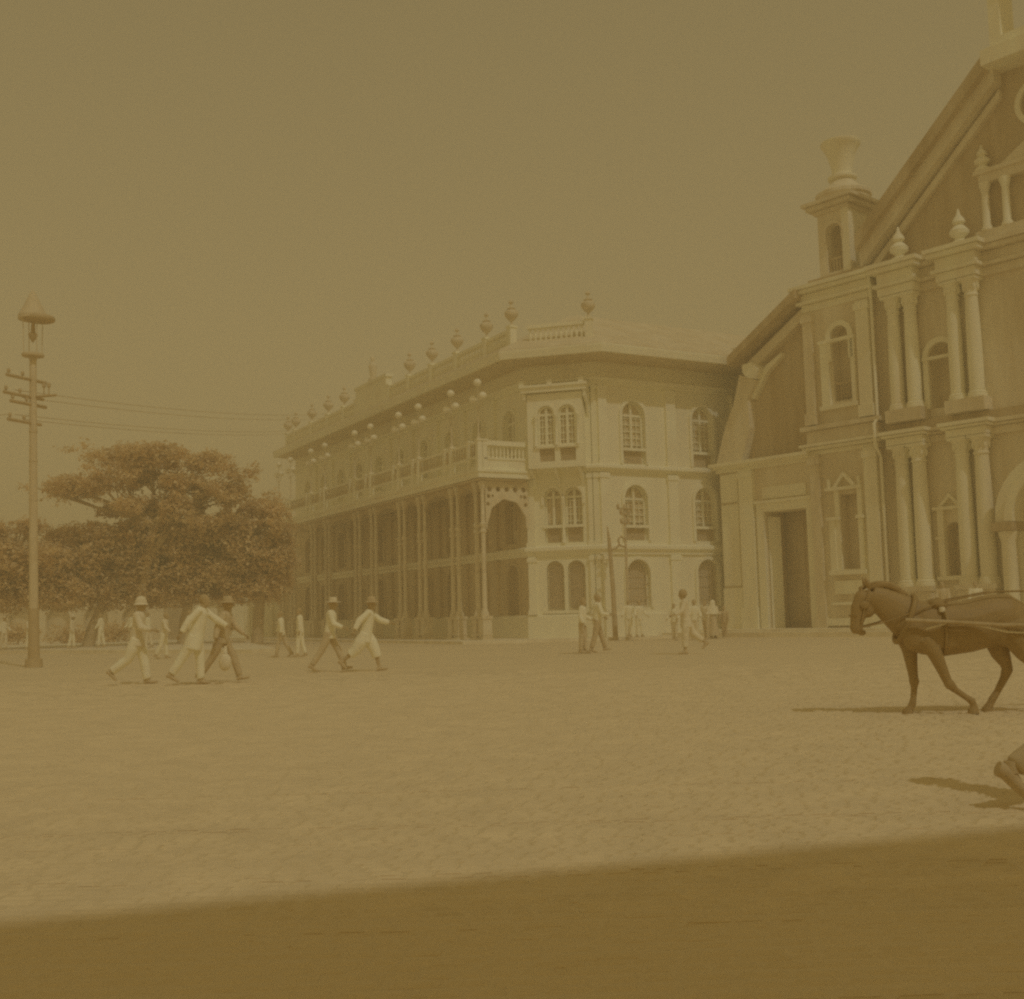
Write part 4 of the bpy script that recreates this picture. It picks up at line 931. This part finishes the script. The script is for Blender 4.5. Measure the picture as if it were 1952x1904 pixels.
        crease(tm_, 8, 6, pos[1], .007)
        link('trousers', tm_, legm, t)
    # shoes
    if shoes:
        for s in 'LR':
            hip, knee, an, heel, ball, toe = J[s]; f_ = MB()
            f_.tube([heel-Vector((.012, 0, 0)), (heel+ball)/2+Vector((0, 0, .02)), ball, toe+(toe-ball).normalized()*.015], [(.042, .046), (.046, .052), (.052, .038), (.036, .024)], 10); f_.tube([an-Vector((0, 0, .02)), an+Vector((0, 0, .05))], [.048, .045], 10)
            link('shoe', fin(f_).mesh('shoe', 60), DARKC, t)
    # head covering
    hm = MB()
    if head in ('hair', 'boater', 'bushy', 'helmet', 'hat'):
        big = 1.25 if head == 'bushy' else 1.0
        hm.ell(hd+Vector((-.018, 0, .045)), (.094*big, .084*big, .10*big), None, 14, 10)
        link('hair', fin(hm).mesh('hair', 60), HAIR, t)
    ct = hd+Vector((0, 0, .085)); hm = MB()
    if head in ('boater', 'hat'):
        hm.lathe(ct, [(.0, .1), (.085, .1), (.092, .085), (.095, .0), (.20, -.012), (.205, -.02), (.095, -.018), (.0, -.012)] if head == 'boater' else [(.0, .11), (.06, .11), (.09, .08), (.1, 0), (.17, -.02), (.172, -.03), (.09, -.02), (0, -.015)], 20)
        o = link('hat', fin(hm).mesh('hat', 40), headm, t)
    elif head == 'helmet':
        hm.lathe(ct-Vector((0, 0, .03)), [(.0, .14), (.03, .138), (.08, .115), (.108, .06), (.115, .0), (.15, -.03), (.15, -.04), (.1, -.02), (0, -.01)], 20)
        link('hat', fin(hm).mesh('helmet', 40), headm, t)
    elif head == 'veil':
        hm.tube([hd+Vector((-.03, 0, .16)), hd+Vector((-.025, 0, .11)), hd+Vector((-.03, 0, .0)), hd+Vector((-.05, 0, -.12)), hd+Vector((-.05, 0, -.3)), hd+Vector((-.05, 0, -.5))], [.03, .105, .125, .15, .21, .24], 18)
        link('veil', fin(hm).mesh('veil', 60), headm, t)
    return t, fin, J, k
RT, LT = 0.0, PI
_p1 = person('man in white with white helmet striding right, nearest the left trees', (-7.5, 23.08, 0.01), RT, 1.68, 3, ((14, 4), (-24, 30)), ((-22, 10, 35), (22, 10, 55)), legm=WHITE, topm=CREAM, head='helmet', headm=CREAM, baggy=1.25, coat=.05)
person('distant person in pale clothes behind the man with white helmet', (-12.13, 40.08, 0.01), RT, 1.55, 6, ((8, 5), (-12, 15)), ((-15, 10, 25), (20, 10, 25)), legm=WHITE, topm=CREAM, head='hair')
person('tall man in long white coat leaning into his stride to the right', (-6.15, 22.35, 0.01), RT, 1.72, 13, ((8, 6), (-30, 4)), ((50, 10, 6), (-42, 12, 12)), legm=WHITE, topm=WHITE, head='hair', coat=.16, baggy=1.15)
_p4 = person('man in dark trousers half hidden behind the man in long white coat', (-5.78, 22.9, 0.01), RT, 1.66, 8, ((30, 12), (-26, 10)), ((30, 8, 15), (-20, 10, 10)), legm=DARKC, topm=TAN, head='hat', headm=DARKC)
t = thing('white_bundle', 'round white bundle hanging low beside the man in dark trousers', 'bundle', (-5.62, 22.5, 0.02))
bm_ = MB().ell((-5.62, 22.5, .42), (.12, .11, .17), None, 14, 10).tube([(-5.62, 22.5, .58), (-5.62, 22.52, .72)], [.05, .03], 8)
for i, v in enumerate(bm_.v): bm_.v[i] = v+Vector((0, 0, 0)) +(v-Vector((-5.62, 22.5, .44)))*.12*noise.noise(v*9)
bm_.build('sack', CREAM, t, 60); MB().tube([(-5.62, 22.52, .7), (-5.5, 22.62, .85)], .012, 6).build('cord', DARKC, t)
person('man in straw boater and white shirt walking right', (-4.25, 26.61, 0.01), RT, 1.66, 5, ((26, 6), (-26, 8)), ((-18, 8, 40), (18, 8, 50)), legm=TAN, topm=WHITE, head='boater', headm=STRAW, coat=.02)
person('man in loose white jacket and baggy knee breeches with bare dark shins', (-3.40, 26.42, 0.01), RT, 1.68, 10, ((28, 14), (-32, 20)), ((48, 16, 25), (-46, 16, 20)), legm=WHITE, topm=WHITE, head='hat', headm=DARKC, coat=.1, baggy=1.6, crop=.45)
person('distant person in white shirt and brown trousers before the porch columns', (-7.76, 38.56, 0.01), LT, 1.5, 3, ((16, 8), (-20, 10)), ((-15, 8, 20), (15, 8, 20)), legm=TAN, topm=WHITE)
person('distant person all in white before the porch columns', (-7.05, 38.09, 0.01), LT, 1.55, 2, ((10, 8), (-8, 6)), ((-10, 6, 15), (10, 6, 15)), legm=WHITE, topm=WHITE)
person('standing man in pale shirt and tan trousers, left of the pair by the hotel corner', (2.02, 34.83, 0.01), RT-.3, 1.62, 2, ((4, 2), (-3, 2)), ((5, 8, 60), (-5, 8, 30)), legm=TAN, topm=WHITE, group='people standing before the hotel and church')
person('standing man in white shirt with legs apart, right of the pair by the hotel corner', (2.48, 35.1, 0.01), RT+.2, 1.72, 2, ((20, 4), (-14, 3)), ((10, 12, 55), (15, 12, 65)), legm=DARKC, topm=WHITE, group='people standing before the hotel and church')
person('left of two people all in white by the hotel wall', (4.93, 50.4, 0.13), -PI/2, 1.6, 2, ((4, 2), (-4, 2)), ((10, 14, 40), (10, 14, 40)), legm=WHITE, topm=WHITE, group='people standing before the hotel and church')
person('right of two people all in white by the hotel wall', (5.38, 50.3, 0.13), -PI/2+.4, 1.56, 2, ((8, 3), (-6, 2)), ((10, 14, 40), (10, 14, 40)), legm=WHITE, topm=WHITE, group='people standing before the hotel and church')
person('small person in white behind the walker with bushy hair', (6.75, 49.2, 0.01), -PI/2-.5, 1.5, 2, ((3, 2), (-3, 2)), ((10, 10, 40), (10, 10, 40)), legm=CREAM, topm=WHITE, group='people standing before the hotel and church')
person('walker with bushy dark hair and loose white clothes stepping left', (4.75, 32.3, 0.01), LT, 1.74, 4, ((6, 4), (-30, 22)), ((20, 10, 50), (-25, 10, 30)), legm=CREAM, topm=CREAM, head='bushy', coat=.12, baggy=1.25, crop=.8)
person('person in white shirt beside the walker with bushy hair', (7.35, 47.6, 0.01), -PI/2, 1.62, 2, ((4, 2), (-4, 2)), ((10, 10, 30), (10, 10, 30)), legm=CREAM, topm=WHITE, group='people standing before the hotel and church')
person('person in white standing under the trees left of the tall lamp post', (-23.6, 56.4, 0.145), -.3, 1.6, 2, ((4, 2), (-4, 2)), ((10, 8, 30), (10, 8, 30)), legm=WHITE, topm=CREAM, group='people under the park trees')
person('person in white and tan standing under the trees right of the leaning trunk', (-18.4, 55.6, 0.145), -2.4, 1.62, 2, ((6, 2), (-8, 4)), ((10, 8, 30), (10, 8, 30)), legm=TAN, topm=WHITE, group='people under the park trees')
for x, y, f, h_, lab, tm_, lm_ in ((-25.2, 57.2, -.4, 1.6, 'person in white seen at the left edge under the trees', WHITE, CREAM), (-21.3, 55.8, .2, 1.55, 'person in cream left of the leaning trunk', CREAM, WHITE), (-20.2, 56.6, PI, 1.62, 'person in white just right of the leaning trunk', WHITE, WHITE), (-16.6, 52.5, PI, 1.58, 'person in white under the trees behind the man in long white coat', WHITE, CREAM), (-14.2, 50.5, 0, 1.6, 'person in white right of the dense tree trunk, before the white house', WHITE, TAN)):
    person(lab, (x, y, .145), f, h_, 2, ((8, 4), (-9, 5)), ((10, 8, 30), (-8, 8, 20)), legm=lm_, topm=tm_, group='people under the park trees', head='hat' if x < -21 else 'hair', headm=STRAW)
person('person in cream with brown trousers left of the veiled woman', (7.95, 48.4, 0.01), -PI/2-.8, 1.58, 2, ((4, 2), (-6, 3)), ((20, 10, 60), (10, 10, 30)), legm=TAN, topm=CREAM, group='people standing before the hotel and church')
person('woman in long pale veil and brown skirt before the church wall', (8.55, 50.2, 0.01), -PI/2+.3, 1.6, 3, ((2, 2), (-2, 2)), ((15, 8, 60), (15, 8, 60)), legm=TAN, topm=CREAM, head='veil', headm=WHITE, skirt=True, group='people standing before the hotel and church')
person('small person in dark clothes beside the veiled woman', (9.05, 50.2, 0.01), -PI/2-.4, 1.35, 2, ((3, 2), (-3, 2)), ((10, 12, 30), (10, 12, 30)), legm=DARKC, topm=DARKC, group='people standing before the hotel and church')
sp = CG(8.4, 1.3, .325)
person('dark-haired person on the church steps above the pony back, left one', sp, -PI/2-.5, 1.75, 2, ((3, 2), (-3, 2)), ((10, 8, 30), (10, 8, 30)), legm=DARKC, topm=TAN, group='people on the church steps')
sp = CG(9.8, 1.4, .325)
person('dark-haired person in pale shirt on the church steps above the pony rump', sp, -PI/2-.3, 1.7, 2, ((3, 2), (-3, 2)), ((10, 8, 30), (10, 8, 30)), legm=DARKC, topm=WHITE, group='people on the church steps')
person('walker leaving past the right edge, only a dark trailing foot showing', (3.30, 6.75, 0.015), RT, 1.65, 6, ((28, 6), (-28, 26)), ((-25, 8, 20), (25, 8, 20)), legm=DARKC, topm=CREAM, head='hat', headm=STRAW)

# ------------------------------------------------------------------ pony in harness
PX = Vector((4.27, 12.6, 0))
def H(x, z, y=0): return PX+Vector((-x, y, z))
pony = thing('pony', 'dark bay harness pony walking left, its rump cut by the right edge', 'horse', PX)
b = MB()
b.tube([H(.12, .88), H(.04, .92), (H(-.12, .93)), H(-.35, .915), H(-.62, .93), H(-.86, .99), H(-1.08, 1.03), H(-1.22, 1.0), H(-1.29, .97)], [(.07, .12), (.14, .22), (.19, .29), (.22, .30), (.23, .28), (.215, .28), (.195, .255), (.13, .17), (.05, .07)], 18)
b.tube([H(-.05, 1.0), H(.06, 1.07), H(.17, 1.15), H(.29, 1.235), H(.40, 1.285)], [(.14, .25), (.125, .225), (.105, .19), (.09, .15), (.075, .115)], 16)
b.tube([H(.40, 1.335), H(.47, 1.27), H(.525, 1.15), H(.56, 1.02), H(.575, .93), H(.57, .885)], [(.06, .08), (.078, .105), (.07, .098), (.055, .075), (.05, .066), (.036, .045)], 14)
b.ell(H(.44, 1.15), (.085, .055, .10)); b.ell(H(.515, .895), (.05, .038, .035))
for e in (1, -1):
    b.tube([H(.42, 1.37, e*.045), H(.44, 1.43, e*.055), H(.465, 1.50, e*.05)], [.028, .03, .005], 8)
    b.ell(H(-.02, .88, e*.11), (.15, .09, .2)); b.ell(H(-1.0, .95, e*.11), (.22, .11, .24))
def leg(pts, rr): b.tube([H(*p) for p in pts], rr, 12)
FR_ = [.105, .082, .06, .05, .057, .036, .033, .042, .036, .05, .058]
leg([(.0, .82, .11), (-.03, .68, .115), (-.045, .5, .115), (-.055, .39, .115), (-.06, .35, .115), (-.055, .28, .115), (-.04, .17, .115), (-.03, .115, .115), (-.01, .08, .115), (.015, .045, .115), (.03, .005, .115)], FR_)
leg([(-.10, .82, -.11), (-.22, .66, -.115), (-.29, .48, -.115), (-.335, .36, -.115), (-.36, .32, -.115), (-.42, .26, -.115), (-.53, .18, -.115), (-.585, .14, -.115), (-.60, .10, -.115), (-.60, .06, -.115), (-.595, .02, -.115)], FR_)
HR_ = [.16, .14, .10, .062, .062, .045, .036, .043, .038, .05, .058]
leg([(-1.0, .95, .10), (-.98, .78, .115), (-1.02, .62, .115), (-1.075, .50, .115), (-1.08, .45, .115), (-1.04, .36, .115), (-.95, .21, .115), (-.90, .14, .115), (-.875, .10, .115), (-.85, .055, .115), (-.835, .01, .115)], HR_)
leg([(-1.05, .95, -.10), (-1.12, .76, -.115), (-1.2, .62, -.115), (-1.30, .50, -.115), (-1.325, .45, -.115), (-1.33, .36, -.115), (-1.345, .21, -.115), (-1.345, .14, -.115), (-1.325, .10, -.115), (-1.30, .055, -.115), (-1.285, .01, -.115)], HR_)
bd = MB(); bd.v = [v-PX for v in b.v]; bd.f = b.f
link('body', voxel(bd, 'body', .0125, 4), COAT, pony)
for (x, y, z) in ((.03, .115, 0), (-.593, -.115, .01), (-.833, .115, 0), (-1.283, -.115, 0)):
    MB().lathe(H(x, z, y), [(.062, 0), (.062, .01), (.05, .055), (.03, .06)], 12).build('hoof', MANE, pony, 40)
mm = MB()
for i in range(150):
    u = random.random(); c = Vector((.43-.47*u, 1.39+.055*math.sin(u*PI)-.17*u*u, 0)); L = random.uniform(.10, .2)
    y = random.uniform(-.02, .05); mm.tube([H(c.x, c.z if False else c.y+.02, y), H(c.x-.02, c.y-.02, y+.045), H(c.x-.03+random.uniform(-.03, .03), c.y-L, y+.075)], [.014, .014, .004], 5)
for i in range(25): x = random.uniform(.42, .5); mm.tube([H(.43, 1.41, random.uniform(-.03, .03)), H(.5, 1.38, random.uniform(-.04, .04)), H(.53+random.uniform(-.02, .02), 1.22, random.uniform(-.05, .05))], [.012, .012, .004], 5)
for i in range(24):
    u = i/23; mm.ell(H(.42-.46*u, 1.375+.06*math.sin(u*PI)-.15*u*u), (.035, .022, .04), None, 8, 6)
mm.build('mane', MANE, pony, 60)
tm = MB()
for i in range(60): y = random.uniform(-.05, .05); dx = random.uniform(-.05, .05); tm.tube([H(-1.26, 1.06, y*.4), H(-1.36, 1.0, y*.7), H(-1.42+dx, .75, y), H(-1.40+dx*1.5, .45+random.uniform(-.1, .1), y*1.3)], [.016, .016, .013, .003], 5)
tm.build('tail', MANE, pony, 60)
for e in (1, -1): MB().ell(H(.53, 1.19, e*.062), (.018, .012, .016), None, 8, 6).build('eye', LEATHER, pony, 60)
hs_ = thing('harness', 'leather carriage harness with pale traces on the dark pony', 'harness', PX)
def strap(pts, r, name, m=LEATHER): return MB().tube([H(*p) for p in pts], r, 8).build(name, m, hs_, 60)
for e in (1, -1):
    strap([(.42, 1.40, e*.05), (.47, 1.25, e*.085), (.53, 1.0, e*.062)], .010, 'cheek_strap')
    MB().ell(H(.49, 1.19, e*.085), (.05, .012, .045), None, 10, 6).build('blinker', LEATHER, hs_, 50)
    strap([(.53, .95, e*.06), (.3, 1.0, e*.11), (.0, 1.1, e*.17), (-.3, 1.2, e*.16), (-.9, 1.30, e*.15), (-1.5, 1.3, e*.2), (-2.0, 1.35, e*.25)], .008, 'rein')
    strap([(-.10, .92, e*.23), (-.35, .985, e*.26), (-.52, .975, e*.26), (-.95, .87, e*.26), (-1.2, .85, e*.28), (-2.0, .84, e*.30)], .011, 'trace', STRAP)
    strap([(.12, 1.02, e*.25), (-.3, .99, e*.30), (-.9, .94, e*.31), (-2.2, .92, e*.34)], .022, 'shaft', BARK)
strap([(.455, 1.36, -.07), (.50, 1.33, 0), (.455, 1.36, .07)], .010, 'brow_band', STRAP)
strap([(.58, 1.08, -.06), (.64, 1.08, 0), (.58, 1.08, .06), (.48, 1.05, .06)], .010, 'nose_band')
def hoop(xc, zc, ry, rz, sl, r, name, m=LEATHER):
    P = [H(xc+sl*math.sin(a), zc+rz*math.sin(a), ry*math.cos(a)) for a in [2*PI*i/28 for i in range(29)]]
    return MB().tube(P, r, 8).build(name, m, hs_, 60)
hoop(.04, 1.03, .165, .245, -.11, .03, 'collar')
hoop(-.32, .925, .232, .315, 0, .016, 'girth')
MB().ell(H(-.30, 1.17, 0), (.12, .19, .075), None, 14, 8).build('saddle_pad', LEATHER, hs_, 50)
for e in (1, -1): MB().lathe(H(-.30, 1.12, e*.185)-Vector((0, 0, 0)), [(.0, -.03), (.03, -.025), (.035, 0), (.03, .025), (0, .03)], 10).build('rosette', STRAP, hs_, 50)
for e in (1, -1): strap([(-.32, 1.1, e*.22), (-.32, .95, e*.30)], .014, 'shaft_tug')

bpy.data.scenes.remove(WORK)
# ------------------------------------------------------------------ volume added over the plaza to flatten contrast, not real air
VEIL_DENSITY = 0.0075
m = MB().box(WORLD, -720, 720, -320, 1220, -1.0, 28.5)
hz = m.build('contrast_veil', None); hz['kind'] = 'stuff'
hm_ = bpy.data.materials.new('contrast_veil_volume'); hm_.use_nodes = True; n_ = hm_.node_tree.nodes; n_.remove(n_['Principled BSDF'])
pv_ = n_.new('ShaderNodeVolumePrincipled'); pv_.inputs['Color'].default_value = (0.97, 0.90, 0.68, 1); pv_.inputs['Density'].default_value = VEIL_DENSITY; pv_.inputs['Anisotropy'].default_value = 0.0
hm_.node_tree.links.new(pv_.outputs[0], n_['Material Output'].inputs['Volume']); hz.data.materials.append(hm_)
